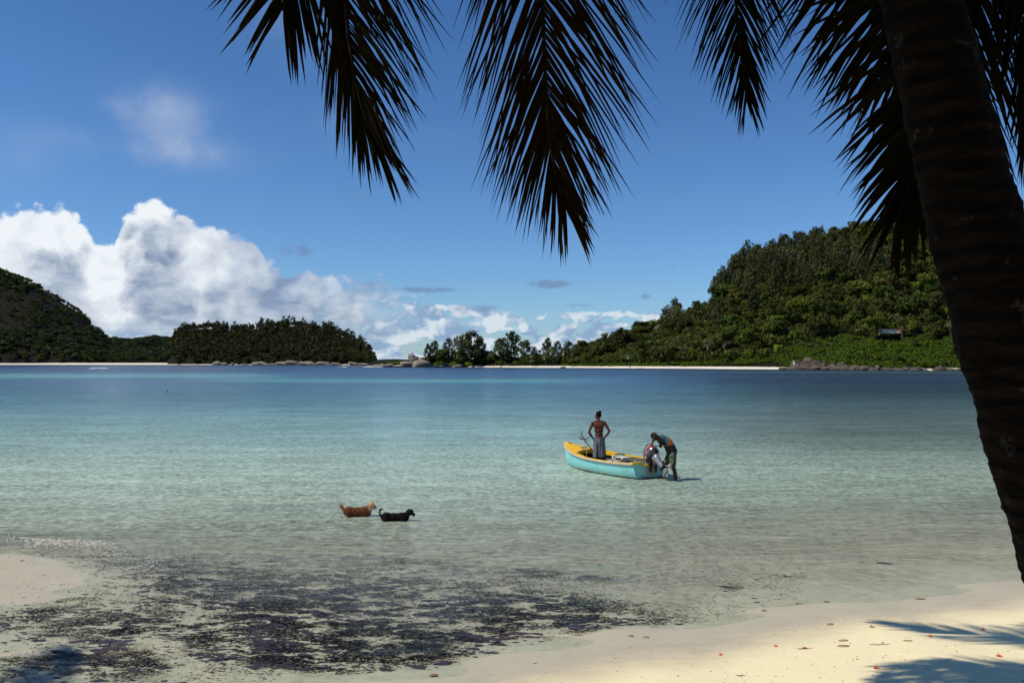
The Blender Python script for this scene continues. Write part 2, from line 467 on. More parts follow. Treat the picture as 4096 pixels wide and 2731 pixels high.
mx = g.n('ShaderNodeMixShader'); g.put(mx.inputs[0], g.attr('turb')); g.put(mx.inputs[1], trn.outputs[0]); g.put(mx.inputs[2], dif.outputs[0])
gl = g.n('ShaderNodeBsdfGlossy'); g.put(gl.inputs['Roughness'], g.step(yd, 20, 200, .07, .24)); g.put(gl.inputs['Normal'], bn)
mx2 = g.n('ShaderNodeMixShader'); g.put(mx2.inputs[0], fres); g.put(mx2.inputs[1], mx.outputs[0]); g.put(mx2.inputs[2], gl.outputs[0])
g.out(mx2.outputs[0])
me = mesh_np("water", np.stack([WX, WY, WZ], -1).reshape(-1, 3), Q, m_water, smooth=True)
at = me.attributes.new('turb', 'FLOAT', 'POINT'); at.data.foreach_set('value', turb.astype(np.float32).ravel())
at = me.attributes.new('depth', 'FLOAT', 'POINT'); at.data.foreach_set('value', np.clip(dep, 0, 9).astype(np.float32).ravel())
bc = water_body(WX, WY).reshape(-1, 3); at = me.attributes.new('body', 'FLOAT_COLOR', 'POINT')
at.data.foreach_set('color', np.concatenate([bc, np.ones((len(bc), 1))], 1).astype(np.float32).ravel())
tag(link("water", me), "calm clear lagoon water, pale over the sand and blue farther out", kind='structure')

# ------------------------------------------------------------------ simple materials
def simple(name, c, rough=.6, spec=.4, metal=0, var=.15, scale=6, bump=.0, c2=None, coat=0, objspace=True):
    m, g = newmat(name); p = g.obj() if objspace else g.pos()
    n = g.noise(p, scale, 5, .6)
    cc = g.mix(g.step(n, .3, .72), c, c2 if c2 else tuple(q * (1 - var) for q in c))
    b = g.bump(g.noise(p, scale * 4, 4, .6), bump, .01) if bump else None
    g.out(g.bsdf(cc, rough, spec, metal, b, coat)); return m


def leafmat(name, ca, cb, cc_, rough=.55, trans=.25, scale=.06, spec=.3):
    """foliage: colour drifts from tree to tree and leaf clump to leaf clump"""
    m, g = newmat(name); p = g.pos()
    n = g.noise(p, scale, 3, .6); r = g.rnd(); fine = g.noise(p, 1.1, 2, .6)
    c = g.mix(g.step(n, .35, .65), ca, cb)
    c = g.mix(g.step(r, .3, .9), c, cc_)
    v = g.mul(g.add(.35, g.mul(fine, 1.25)), g.step(g.m('FRACT', g.mul(r, 7.31)), 0, 1, .62, 1.5, smooth=False)); c = g.mix(1.0, c, g.xyz(v, v, v), 'MULTIPLY')
    bs = g.bsdf(c, rough, spec)
    t = g.n('ShaderNodeBsdfTranslucent'); g.put(t.inputs[0], c)
    mx = g.n('ShaderNodeMixShader'); mx.inputs[0].default_value = trans; g.put(mx.inputs[1], bs); g.put(mx.inputs[2], t.outputs[0])
    g.out(mx.outputs[0]); return m


m_broad = leafmat("broadleaf_foliage", (.034, .058, .009), (.098, .120, .015), (.064, .064, .015), spec=.1)
m_casu = leafmat("casuarina_foliage", (.052, .064, .022), (.092, .100, .032), (.070, .074, .028), trans=.15, spec=.08)
m_bright = leafmat("scrub_foliage", (.10, .17, .016), (.15, .22, .02), (.09, .15, .012), spec=.1)
m_umb = leafmat("umbrella_tree_foliage", (.034, .058, .024), (.048, .072, .028), (.040, .062, .024), spec=.1)
m_cocof = leafmat("coconut_frond", (.07, .085, .025), (.11, .11, .04), (.06, .08, .02), rough=.35, spec=.6)
m_bark = simple("pale_bark", (.12, .095, .07), .85, .2, var=.4, scale=1.2)
m_trunkfar = simple("dark_bark", (.055, .042, .032), .9, .2, var=.4, scale=1)


# ------------------------------------------------------------------ tree prototypes
def cards(rng, lobes, n, size, shell=.45, up=.3, aspect=1.0):
    """n leaf-clump quads spread through the outer part of a set of ellipsoid lobes"""
    L = np.array(lobes, float); vol = (L[:, 3] * L[:, 4] * L[:, 5]) ** (2 / 3); k = rng.choice(len(L), n, p=vol / vol.sum())
    d = rng.normal(size=(n, 3)); d /= np.linalg.norm(d, axis=1, keepdims=True)
    r = rng.uniform(shell, 1.05, n) ** .6
    c = L[k, :3] + d * L[k, 3:6] * r[:, None]
    nrm = d + rng.normal(size=(n, 3)) * .55 + np.array((0, 0, up)); nrm /= np.linalg.norm(nrm, axis=1, keepdims=True)
    a = np.cross(nrm, rng.normal(size=(n, 3))); a /= np.linalg.norm(a, axis=1, keepdims=True); b = np.cross(nrm, a)
    s = size * rng.uniform(.45, 1.35, n)[:, None]; a *= s; b *= s * rng.uniform(.4, .9, n)[:, None] * aspect
    V = np.stack([c - a * .9, c + b * .8 - a * .1, c + a, c - b * .7 + a * .2], 1).reshape(-1, 3)
    return V, np.arange(n * 4).reshape(-1, 4)


def tree_mesh(kind, seed, n, size):
    """returns crown arrays and a trunk MB, unit = metres, base at z=0"""
    rng = np.random.default_rng(seed); tr = MB()
    if kind == 'broad':
        h = 9.0; lobes = [(0, 0, 6.2, 3.4, 3.4, 2.4)]
        for i in range(11):
            a = rng.uniform(0, 6.28); r = rng.uniform(1.2, 3.6); lobes.append((r * math.cos(a), r * math.sin(a), rng.uniform(3.6, 8.4), rng.uniform(1.0, 1.9), rng.uniform(1.0, 1.9), rng.uniform(.8, 1.4)))
        tr.tube([(0, 0, -1.5), (.1, .1, 2), (.2, 0, 5.5)], [.35, .26, .14], 6)
        for i in range(5): tr.tube([(.1, 0, 2.5 + i * .4), (lobes[i + 1][0] * .8, lobes[i + 1][1] * .8, lobes[i + 1][2])], [.12, .04], 5)
    elif kind == 'casu':
        h = 14.0; lobes = []
        for i in range(26):
            t = i / 25; z = 2.6 + 10.6 * t; rr = 3.4 * math.sin(math.pi * (.16 + .80 * t)) ** .8 + .35; a = i * 2.4 + rng.uniform(-.6, .6); off = rng.uniform(.3, 1.0) * rr
            lobes.append((off * math.cos(a), off * math.sin(a), z, rng.uniform(.8, 1.75) * (1.15 - .4 * t), rng.uniform(.8, 1.75) * (1.15 - .4 * t), rng.uniform(.7, 1.6)))
        tr.tube([(0, 0, -1.5), (.1, 0, 5), (-.05, .1, 10), (0, 0, 14)], [.28, .2, .11, .03], 6)
        for L in lobes: tr.tube([(0, 0, L[2] - 1.3), (L[0], L[1], L[2])], [.07, .02], 4)
    elif kind == 'umb':
        lobes = []
        for i in range(15):
            a = i * 2.4; r = 5.2 * math.sqrt((i + .5) / 15); lobes.append((r * math.cos(a), r * math.sin(a), 10.2 - .09 * r * r + rng.uniform(-.9, .5), rng.uniform(1.3, 2.1), rng.uniform(1.3, 2.1), .38))
        tr.tube([(0, 0, -1.5), (.2, 0, 4), (.1, .2, 7)], [.4, .3, .22], 6)
        for L in lobes: tr.tube([(.1, .1, 6), (L[0] * .5, L[1] * .5, L[2] - 1.6), (L[0], L[1], L[2] - .1)], [.13, .08, .03], 4)
    elif kind == 'shrub':
        lobes = [(0, 0, .8, 1.8, 1.8, 1.0)]
        for i in range(6):
            a = rng.uniform(0, 6.28); lobes.append((1.4 * math.cos(a), 1.4 * math.sin(a), rng.uniform(.5, 1.3), 1, 1, .8))
        tr.tube([(0, 0, -.6), (0, 0, 1)], [.12, .05], 5)
    up = {'broad': .35, 'casu': .1, 'umb': 1.3, 'shrub': .5}[kind]
    V, Qf = cards(rng, lobes, n, size, .35, up, 1.5 if kind == 'casu' else 1.0)
    if kind == 'casu': V[:, 2] += 0
    return V, Qf, tr


def proto(name, kind, seed, n, size, lm):
    V, Qf, tr = tree_mesh(kind, seed, n, size)
    tv = np.array(tr.v); tq = [f for f in tr.f if len(f) == 4]
    Qa = np.concatenate([Qf, np.array(tq) + len(V)]); mi = [0] * len(Qf) + [1] * len(tq)
    return mesh_np(name, np.concatenate([V, tv]), Qa, [lm, m_trunkfar], mi)


def coco_arrays(seed, n_fr=13, h=7.0, fl=3.0):
    rng = np.random.default_rng(seed); tr = MB(); lean = rng.uniform(-1.2, 1.2, 2)
    tp = [Vector((lean[0] * t * t, lean[1] * t * t, -1 + (h + 1) * t)) for t in np.linspace(0, 1, 6)]
    tr.tube(tp, [.22, .17, .15, .14, .13, .12], 6); top = tp[-1]
    V = []; Qf = []
    for i in range(n_fr):
        a = i * 2.4 + rng.uniform(-.3, .3); e = rng.uniform(-.1, 1.1); cxy = Vector((math.cos(a), math.sin(a), 0)); side = Vector((-math.sin(a), math.cos(a), 0))
        pts_ = []
        for t in np.linspace(0, 1, 8): pts_.append(top + cxy * fl * t * math.cos(e * (1 - t * .3)) + Vector((0, 0, fl * (math.sin(e) * t - .75 * t * t))))
        for j in range(7):
            p0, p1 = pts_[j], pts_[j + 1]
            w_ = .75 * math.sin(math.pi * (.12 + .84 * (j + .5) / 7)) 
            for sgn in (-1, 1):
                for q in range(2):
                    a0 = p0.lerp(p1, q * .5); a1 = p0.lerp(p1, q * .5 + .36)
                    tip = side * sgn * w_ + (p1 - p0) * .8 + Vector((0, 0, -.42 * w_))
                    b = len(V); V += [a0, a1, a1 + tip, a0 + tip * .92]; Qf.append((b, b + 1, b + 2, b + 3))
    return V, Qf, tr


def coco_proto(name, seed, h):
    V, Qf, tr = coco_arrays(seed, 15, h); tq = [f for f in tr.f if len(f) == 4]
    return mesh_np(name, np.array([tuple(v) for v in V] + tr.v), np.concatenate([np.array(Qf), np.array(tq) + len(V)]), [m_cocof, m_bark], [0] * len(Qf) + [1] * len(tq))


PR = {'broad': [proto("broadleaf_tree", 'broad', s, 950, .62, m_broad) for s in (1, 2, 3, 4)],
      'casu': [proto("casuarina_tree", 'casu', s, 1100, .42, m_casu) for s in (5, 6, 7, 8)],
      'umb': [proto("umbrella_tree", 'umb', s, 900, .60, m_umb) for s in (9, 10)],
      'shrub': [proto("shrub", 'shrub', s, 260, .34, m_bright) for s in (12, 13, 14)],
      'palm': [coco_proto("coconut_palm", s, h) for s, h in ((20, 7), (21, 5), (22, 9))],
      'dbroad': [proto("young_tree", 'broad', s, 700, .7, m_bright) for s in (15, 16)]}


def plant(kind, loc, s, name, label, cat, group, sz=1.0):
    me = random.choice(PR[kind]); o = link(name, me); o.location = loc; o.scale = (s, s, s * sz); o.rotation_euler = (0, 0, random.uniform(0, 6.28))
    return tag(o, label, cat, group)


def mass(name, items, mats, label, n, size):
    """many far small trees joined into one sheet of foliage; items = (kind, loc, scale)"""
    cache = {}; VV = []; QQ = []; MI = []; off = 0
    for kind, loc, s in items:
        k = (kind, random.randrange(4))
        if k not in cache: V, Qf, _ = tree_mesh(kind, 40 + k[1], n, size); cache[k] = (V, Qf)
        V, Qf = cache[k]; a = random.uniform(0, 6.28); ca, sa = math.cos(a), math.sin(a)
        W = np.stack([V[:, 0] * ca - V[:, 1] * sa, V[:, 0] * sa + V[:, 1] * ca, V[:, 2]], 1) * s + np.array(loc)
        VV.append(W); QQ.append(Qf + off); off += len(W); MI.append(np.full(len(Qf), mats[kind][1]))
    ms = [m for m, i in sorted(mats.values(), key=lambda q: q[1])]
    ms2 = []
    for m in ms:
        if m not in ms2: ms2.append(m)
    me = mesh_np(name, np.concatenate(VV), np.concatenate(QQ), ms2, np.concatenate(MI))
    return tag(link(name, me), label, None, None, 'stuff')


# ------------------------------------------------------------------ far land
class Land:
    """land whose foot follows the shore and whose ridge carries the skyline"""
    def __init__(s, pxs, shore, ridge, skyline, tree_h, prof=1.0, back=260):
        s.px = pxs; s.sh = shore; s.rd = ridge; s.sky = skyline; s.th = tree_h; s.prof = prof; s.back = back
    def pt(s, px, t, wob=True):
        px = np.asarray(px, float); t = np.asarray(t, float)
        ds = np.interp(px, s.px, s.sh); dr = np.interp(px, s.px, s.rd)
        zr = np.maximum(CAMZ + (HZ - np.interp(px, s.px, s.sky)) / F * dr - np.interp(px, s.px, s.th), 1.2)
        d = ds + (dr - ds) * t
        tt = np.clip(t, 0, 1); pr = tt ** s.prof * (1 - .12 * np.sin(tt * math.pi * 2))
        z = .6 * np.minimum(np.maximum(t, 0) * 30, 1) - .8 * np.maximum(-t, 0) * 30 + zr * pr
        z = np.where(t > 1, zr * (1 - np.clip((t - 1) / 1.2, 0, 1) ** 1.5) - 1.0 * (t > 2.15), z)
        x = (px - CX) / F * d
        if wob: z = z + np.clip(zr * .06, 0, 3.0) * vnoise(x / 25, d / 25, 1, 7) * np.clip(tt * 4, 0, 1)
        return x, d, z
    def mesh(s, name, mat, label, n=160, m=44):
        a = np.linspace(s.px[0], s.px[-1], n); t = np.concatenate([[-.12, -.03], np.linspace(0, 1, m), [1.2, 1.5, 1.9, 2.25]])
        A, T = np.meshgrid(a, t); x, y, z = s.pt(A, T)
        idx = np.arange(A.size).reshape(A.shape); Q = np.stack([idx[:-1, :-1], idx[:-1, 1:], idx[1:, 1:], idx[1:, :-1]], -1).reshape(-1, 4)
        me = mesh_np(name, np.stack([x, y, z], -1).reshape(-1, 3), Q, mat, smooth=True)
        return tag(link(name, me), label, kind='structure')
    def find(s, px, py):
        ts = np.linspace(0, 1, 400); x, d, z = s.pt(np.full(400, px), ts); yy = HZ - (z - CAMZ) / d * F
        k = int(np.argmin(np.abs(yy - py))); return ts[k], Vector((x[k], d[k], z[k]))


m_soil, g = newmat("forest_slope")
p = g.pos(); n = g.noise(p, .05, 5, .65); z = g.sep(p)[2]
c = g.mix(g.step(n, .4, .62), (.006, .010, .003), (.010, .011, .005))
c = g.mix(g.step(g.add(z, g.mul(g.noise(p, .6, 3, .5), 1.0)), 1.9, 1.2), c, (.66, .58, .46))
g.out(g.bsdf(c, .9, .1, normal=g.bump(g.noise(p, .4, 5, .6), .7, 1.0)))
m_rockhill, g = newmat("granite_hill")
p = g.pos(); n = g.noise(g.map(p, (1, 1, .35)), .035, 6, .65)
c = g.mix(g.step(n, .42, .56), (.009, .008, .007), (.005, .007, .003))
c = g.mix(g.step(g.noise(g.map(p, (1.5, 1.5, .15)), .12, 4, .6), .55, .75), c, (.024, .020, .017))
z = g.sep(p)[2]; c = g.mix(g.step(z, 2.6, 1.6), c, (.70, .62, .5))
g.out(g.bsdf(c, .9, .15, normal=g.bump(g.noise(p, .1, 6, .65), .8, 6)))

D = 1.7415


def dsp(l): return [(a * D, b * D) for a, b in l]


# right hill
prof = dsp([(1290, 812), (1340, 792), (1400, 772), (1480, 745), (1560, 705), (1620, 678), (1655, 622), (1710, 572), (1800, 550), (1900, 528), (2000, 507), (2080, 515), (2200, 520), (2350, 500), (2700, 540), (3000, 640)])
pxs = np.array([a for a, b in prof])
right = Land(pxs, np.interp(pxs, [2200, 2400, 2700, 3100, 3500, 3900, 4400, 5300], [560, 525, 480, 420, 362, 345, 330, 320]),
             np.interp(pxs, [2200, 2400, 2700, 3100, 3500, 4400, 5300], [590, 600, 650, 640, 600, 570, 560]),
             np.array([b for a, b in prof]), np.interp(pxs, [2200, 2500, 2700, 2820, 3000, 3300, 5300], [5, 9, 15, 20, 17, 14, 13]), .92)
right.mesh("hill", m_soil, "steep forested hill rising from the right-hand shore")

# left granite hill and its low wooded foot, then the wooded headland
prof = dsp([(-260, 560), (-120, 590), (0, 624), (60, 645), (130, 685), (180, 715), (215, 748), (245, 778), (300, 782), (345, 775), (400, 776), (425, 790)])
pxs = np.array([a for a, b in prof])
hillL = Land(pxs, np.full(len(pxs), 1300.), np.full(len(pxs), 1620.), np.array([b for a, b in prof]), np.interp(pxs, [-500, 300, 420, 760], [5, 3, 9, 12]), .8)
hillL.mesh("granite_hill", m_rockhill, "dark granite hill with patchy forest at the far left")
prof = dsp([(385, 800), (405, 758), (430, 745), (480, 742), (560, 748), (620, 738), (680, 740), (720, 744), (760, 752), (800, 768), (830, 785), (850, 808), (864, 832)])
pxs = np.array([a for a, b in prof])
head = Land(pxs, np.interp(pxs, [670, 1505], [1260, 1120]), np.interp(pxs, [670, 1400, 1505], [1420, 1300, 1170]), np.array([b for a, b in prof]), np.interp(pxs, [670, 1500], [11, 9]), .75)
head.mesh("wooded_headland", m_soil, "low wooded headland behind the left part of the lagoon")
# middle spit
prof = dsp([(845, 836), (870, 828), (905, 826), (950, 828), (1000, 826), (1100, 826), (1200, 826), (1300, 822), (1340, 815)])
pxs = np.array([a for a, b in prof])
spit = Land(pxs, np.interp(pxs, [1470, 1700, 2330], [640, 610, 545]), np.interp(pxs, [1470, 2330], [680, 610]), np.array([b for a, b in prof]), np.zeros(len(pxs)), .5)
spit.mesh("sand_spit", m_soil, "low sand and rock spit between the headland and the right hill")

# white beaches: thin wedges of sand lying on the shore
m_wsand = simple("white_sand", (.74, .68, .56), .95, .1, var=.12, scale=.2, objspace=False)


def far_beach(name, label, pts, wid, hgt_):
    """pts = (px, distance to the water's edge)"""
    V = []; Fs = []; n = len(pts)
    for px, d in pts:
        for k, (dd, zz) in enumerate(((-3, -.35), (0, .1), (wid * .5, hgt_ * .75), (wid, hgt_), (wid + 3, hgt_ - 1.2))):
            q = d + dd; V.append(((px - CX) / F * q, q, zz))
    for i in range(n - 1):
        for k in range(4): a = i * 5 + k; Fs.append((a, a + 1, a + 6, a + 5))
    mb = MB(); mb.addm(V, Fs); o = mb.build(name, m_wsand); return tag(o, label, kind='structure')


far_beach("far_beach", "long white sand beach below the forest at the far left", [(p_, 1290 - (p_ - 0) * .03 + 4 * math.sin(p_ / 90)) for p_ in np.linspace(-450, 735, 40)], 18, 3.0)
far_beach("right_beach", "white sand beach at the foot of the right hill", [(p_, float(np.interp(p_, [1980, 2400, 2700, 3100, 3140], [582, 520, 474, 414, 408])) + 2 * math.sin(p_ / 60)) for p_ in np.linspace(1980, 3140, 50)], 8, 1.25)


# ------------------------------------------------------------------ forests
def hill_h(land, px, t):
    x, d, z = land.pt(px, t); return Vector((float(x), float(d), float(z)))


def where(px, py):
    a = "near the summit" if py < 1050 else "on the upper slope" if py < 1180 else "half way up the slope" if py < 1320 else "low on the slope"
    b = "at the far left end" if px < 2600 else "on the left shoulder" if px < 2850 else "left of centre" if px < 3120 else "in the middle" if px < 3380 else "above the small house" if px < 3620 and py < 1340 else "by the palm trunk"
    return (a + " of the right hill, " + b).replace("the slope of the right hill", "the right hill")


# right hill: individual trees over the whole slope
cnt = 0; items = []
cand = []
for i in range(2600):
    px = random.uniform(2260, 4080); t = random.random() ** .85
    if px > 3750 and t < .9: px = random.uniform(2260, 3860)
    cand.append((px, t))
scrub = lambda px, py: (3130 < px < 3860 and py > 1350 + (0 if 3300 < px < 3700 else 35) + 22 * math.sin(px / 90))
small = []
placed = []
for px, t in cand:
    v = hill_h(right, px, t); py = HZ - (v.z - CAMZ) / v.y * F
    if scrub(px, py): continue
    if t < .04 and px < 3150: t = .05; v = hill_h(right, px, t)
    mind = 5.2 if len(placed) < 420 else 99
    if any(abs(q.x - v.x) < mind and abs(q.y - v.y) < mind * 1.3 for q in placed):
        small.append(v); continue
    placed.append(v)
for v in placed:
    near_top = HZ - (v.z + 9 - CAMZ) / v.y * F < float(np.interp(CX + v.x / v.y * F, right.px, right.sky)); kk = .72 if near_top else 1.0
    px = CX + v.x / v.y * F; py = HZ - (v.z - CAMZ) / v.y * F
    cas = vnoise(np.array(v.x / 40.), np.array(v.z / 30.), 1, 9) + (.5 if py < 1200 and px < 3300 else 0) + (.3 if 3000 < px < 3900 and 1050 < py < 1300 else 0) - (.6 if py > 1330 else 0)
    if py < 1000 and px > 3380 and random.random() < .3:
        plant('umb', v, random.uniform(.8, 1.05), "umbrella_tree", "flat-topped umbrella tree " + where(px, py), "tree", "umbrella trees on the right hill")
    elif cas > .25:
        plant('casu', v, random.uniform(1.0, 1.35) * kk, "casuarina_tree", "grey-green feathery casuarina " + where(px, py), "tree", "casuarinas on the right hill", random.uniform(.9, 1.15))
    elif py > 1330 and random.random() < .2:
        plant('palm', v, random.uniform(.8, 1.3), "coconut_palm", "coconut palm " + where(px, py), "palm tree", "coconut palms on the lower right hill")
    elif random.random() < .30 and py > 1120:
        plant('dbroad', v, random.uniform(.55, .85), "leafy_tree", "light green leafy tree " + where(px, py), "tree", "light green trees on the right hill")
    else:
        plant('broad', v, random.uniform(.95, 1.6) * kk, "broadleaf_tree", "dark round-crowned tree " + where(px, py), "tree", "broadleaf trees on the right hill")
mats2 = {'broad': (m_broad, 0), 'casu': (m_casu, 1), 'shrub': (m_bright, 2), 'umb': (m_umb, 3)}
its = [('broad', v + Vector((0, 0, -.8)), random.uniform(.6, .95)) for v in small[:2000]]
mass("undergrowth", its, {'broad': (m_broad, 0)}, "dense dark undergrowth between the trees of the right hill", 120, .95)
its = []
for i in range(1000):
    px = random.uniform(3840, 5250); v = hill_h(right, px, random.random() ** .9); its.append(('broad', v + Vector((0, 0, -.5)), random.uniform(.8, 1.35)))
mass("hillside_forest", its, {'broad': (m_broad, 0)}, "dark forest continuing over the right hill beyond the near palm trunk", 85, 1.1)
# bright scrub in front, and low leafy fringe above the beach
its = []
for i in range(900):
    px = random.uniform(3110, 3880); t, v = right.find(px, random.uniform(1345, 1474))
    if not scrub(px, HZ - (v.z - CAMZ) / v.y * F + 6): continue
    its.append(('shrub', v + Vector((0, random.uniform(-2, 2), -.3)), random.uniform(.6, 1.25)))
for i in range(260):
    px = random.uniform(2250, 3150); v = hill_h(right, px, random.uniform(.02, .07)); its.append(('shrub', v, random.uniform(.7, 1.2)))
mass("scrub", its, {'shrub': (m_bright, 0)}, "bright green scrub covering the low slope below the small house", 110, .42)
for i, (px, py, s) in enumerate([(3235, 1452, .9), (3370, 1425, .75), (3400, 1432, .7), (3600, 1450, .9), (3655, 1452, .8), (3700, 1440, .7), (3500, 1455, .8), (3270, 1400, .9), (3340, 1395, .9), (3770, 1460, .9), (3660, 1390, .9), (3700, 1330, 1.1), (3640, 1260, 1.1), (3480, 1215, 1.0)]):
    t, v = right.find(px, py)
    plant('palm', v, s * .7, "small_palm", "small pale-fronded palm in the bright scrub above the boulders", "palm tree", "small palms in the scrub", .5)
# ridge trees that stand out on the skyline of the right hill
for px, top, s in [(2890, 1062, 1.0), (2945, 1012, 1.15), (2998, 958, 1.2), (3040, 975, 1.0), (3090, 955, 1.1), (3130, 935, 1.1), (3200, 925, 1.0), (3260, 915, 1.0), (2862, 1100, 1), (2700, 1190, .7)]:
    v = hill_h(right, px, .97); hh = CAMZ + (HZ - top) / F * v.y - v.z; k = max(hh, 4) / 14
    me = random.choice(PR['casu']); o = link("ridge_casuarina", me); o.location = v; o.scale = (k * .9, k * .9, k); o.rotation_euler = (0, 0, random.uniform(0, 6))
    tag(o, "tall ragged casuarina standing against the sky on the left ridge of the right hill", "tree", "casuarinas on the ridge line")
for px, top, k in [(3480, 880, 1.35), (3570, 905, 1.2), (3400, 925, 1.0)]:
    v = hill_h(right, px, .98); hh = CAMZ + (HZ - top) / F * v.y - v.z
    o = link("summit_tree", PR['umb'][0]); o.location = v; o.scale = (k, k, max(hh, 5) / 10.6)
    tag(o, "broad layered umbrella tree crowning the summit of the right hill", "tree", "layered trees on the summit")

# left hill and headland forests: small, mostly one mass, with single trees along the skyline and shore
its = []
for i in range(3300):
    px = random.uniform(-430, 760); t = random.random() ** .8
    v = hill_h(hillL, px, t); py = HZ - (v.z - CAMZ) / v.y * F
    bare = (1160 < py < 1330 and px < 400 and vnoise(np.array(px / 60.), np.array(py / 60.), 1, 4) > -.25)
    if bare and random.random() < .6: continue
    sc_ = random.uniform(.7, 1.1) if py < 1340 else random.uniform(.9, 1.35)
    its.append((random.choice(['broad', 'broad', 'umb']) if py > 1300 else 'broad', v, sc_))
mass("hill_forest", its, {'broad': (m_broad, 0), 'umb': (m_umb, 1)}, "dark forest covering the lower granite hill at the far left", 85, 1.3)
its = []
for i in range(1300):
    px = random.uniform(690, 1500); t = random.random()
    v = hill_h(head, px, t); its.append((random.choice(['broad', 'casu', 'broad', 'broad']), v, random.uniform(.55, 1.35)))
mass("headland_forest", its, {'broad': (m_broad, 0), 'casu': (m_casu, 1)}, "dark forest covering the wooded headland", 130, 1.0)
for i in range(46):
    px = 700 + i * 17.0 + random.uniform(-14, 14); v = hill_h(head, px, random.uniform(.9, 1.0))
    plant(random.choice(['casu', 'broad', 'broad', 'umb']), v, random.uniform(.55, 1.2), "headland_casuarina", "small dark tree on the " + ("left part" if px < 950 else "middle" if px < 1220 else "right part") + " of the wooded headland's crest", "tree", "trees along the headland crest")
for i in range(40):
    px = random.uniform(740, 1480); v = hill_h(head, px, random.uniform(.04, .3))
    plant('broad', v, random.uniform(.9, 1.25), "headland_tree", "dark round tree above the rocks at the " + ("left" if px < 1000 else "middle" if px < 1250 else "right") + " foot of the wooded headland", "tree", "trees at the foot of the headland")
for px, s in [(1395, 1.25), (1440, 1.2), (1465, 1.15), (1487, 1.0), (1500, .7)]:
    v = hill_h(head, px, .9)
    plant('casu', v, s, "leaning_tree", "tall thin tree at the right-hand tip of the wooded headland", "tree", "thin trees at the headland tip", 1.1)
for i in range(30):
    px = i * 14 + random.uniform(-5, 5); v = hill_h(hillL, px, .985)
    plant('broad', v, random.uniform(.35, .65), "hilltop_tree", "small tree on the " + ("upper" if px < 180 else "lower") + " skyline of the dark granite hill", "tree", "small trees on the granite hill skyline")
for i in range(34):
    px = random.uniform(-40, 740); v = hill_h(hillL, px, random.uniform(.06, .16))
    plant('broad' if i % 3 else 'umb', v, random.uniform(1.1, 1.5), "beach_forest_tree", "spreading dark tree behind the " + ("left" if px < 250 else "middle" if px < 500 else "right") + " part of the far white beach", "tree", "trees behind the far left beach")
v = hill_h(hillL, 610, .5); o = link("layered_tree", PR['umb'][1]); o.location = v; o.scale = (3.4, 3.4, 2.6); tag(o, "large layered umbrella tree in the dip between granite hill and headland", "tree")
v = hill_h(hillL, 560, .55); o = link("layered_tree", PR['umb'][0]); o.location = v; o.scale = (2.2, 2.2, 2.1); tag(o, "smaller layered tree just left of the large umbrella tree", "tree")

# middle spit trees, one by one: (photo px, top py, width factor, kind)
spit_trees = [(1712, 1372, .7, 'casu', "low broad casuarina at the left end of the spit grove"), (1740, 1360, .8, 'casu', "second casuarina from the left end of the spit grove"), (1765, 1392, .9, 'broad', "low bushy tree tucked under the left spit casuarinas"),
              (1795, 1350, .8, 'casu', "slim dark casuarina left of the tall pair on the spit"), (1842, 1335, .9, 'casu', "tall loose casuarina beside the tallest spit tree"), (1885, 1322, 1.25, 'casu', "tallest spreading casuarina of the left grove on the spit"),
              (1918, 1345, .9, 'casu', "ragged casuarina right behind the tallest spit tree"), (1935, 1395, 1.0, 'broad', "dark round tree closing the right side of the left spit grove"), (1830, 1400, 1.1, 'broad', "dark round tree below the tall casuarinas of the left grove"),
              (1998, 1352, .85, 'casu', "thin open tree left of the twin trees on the spit"), (2045, 1322, 1.1, 'casu', "tall bushy casuarina in the middle of the spit"), (2105, 1358, 1.0, 'casu', "rounded casuarina right of the tall middle spit tree"),
              (2137, 1385, .8, 'casu', "short casuarina in the low stretch of the spit"), (2188, 1348, .9, 'casu', "upright feathery casuarina left of the spit palms"), (2230, 1362, .8, 'casu', "casuarina between the two tall spit palms"),
              (2275, 1362, 1.1, 'casu', "broad feathery casuarina at the right end of the spit"), (2160, 1410, 1.0, 'broad', "dark low tree behind the middle of the spit"), (1970, 1412, 1.1, 'broad', "dark round tree in the gap between the two spit groves"),
              (2020, 1410, 1.0, 'broad', "dark tree under the twin spit trees"), (2345, 1378, .8, 'broad', "small round tree standing left of the foot of the hill"), (2420, 1328, .9, 'casu', "pale leafy tree on the low shoulder of the right hill"), (2483, 1308, 1.0, 'casu', "taller pale leafy tree on the low shoulder of the right hill")]
for i, (px, top, wf, kind, lab) in enumerate(spit_trees):
    d = (600 if px < 2100 else 575) + random.uniform(-8, 8)
    if px > 2400: d = 560
    base = Vector(((px - CX) / F * d, d, 2.0 if px < 2330 else 6.0)); hh = CAMZ + (HZ - top) / F * d - base.z
    V, Qf, tr = tree_mesh(kind, 60 + i, 2300, .34 if kind == 'casu' else .42); nat = 14.2 if kind == 'casu' else 9.2; k = hh / nat
    r_ = empty("spit_tree", base, random.uniform(0, 6)); r_.scale = (k * wf * 1.2, k * wf * 1.2, k)
    tag(r_, lab, "tree", "trees on the spit and hill shoulder")
    o = link("crown", mesh_np("crown", V, Qf, m_casu if kind == 'casu' else m_broad), r_)
    tr.build("trunk", m_trunkfar, r_)
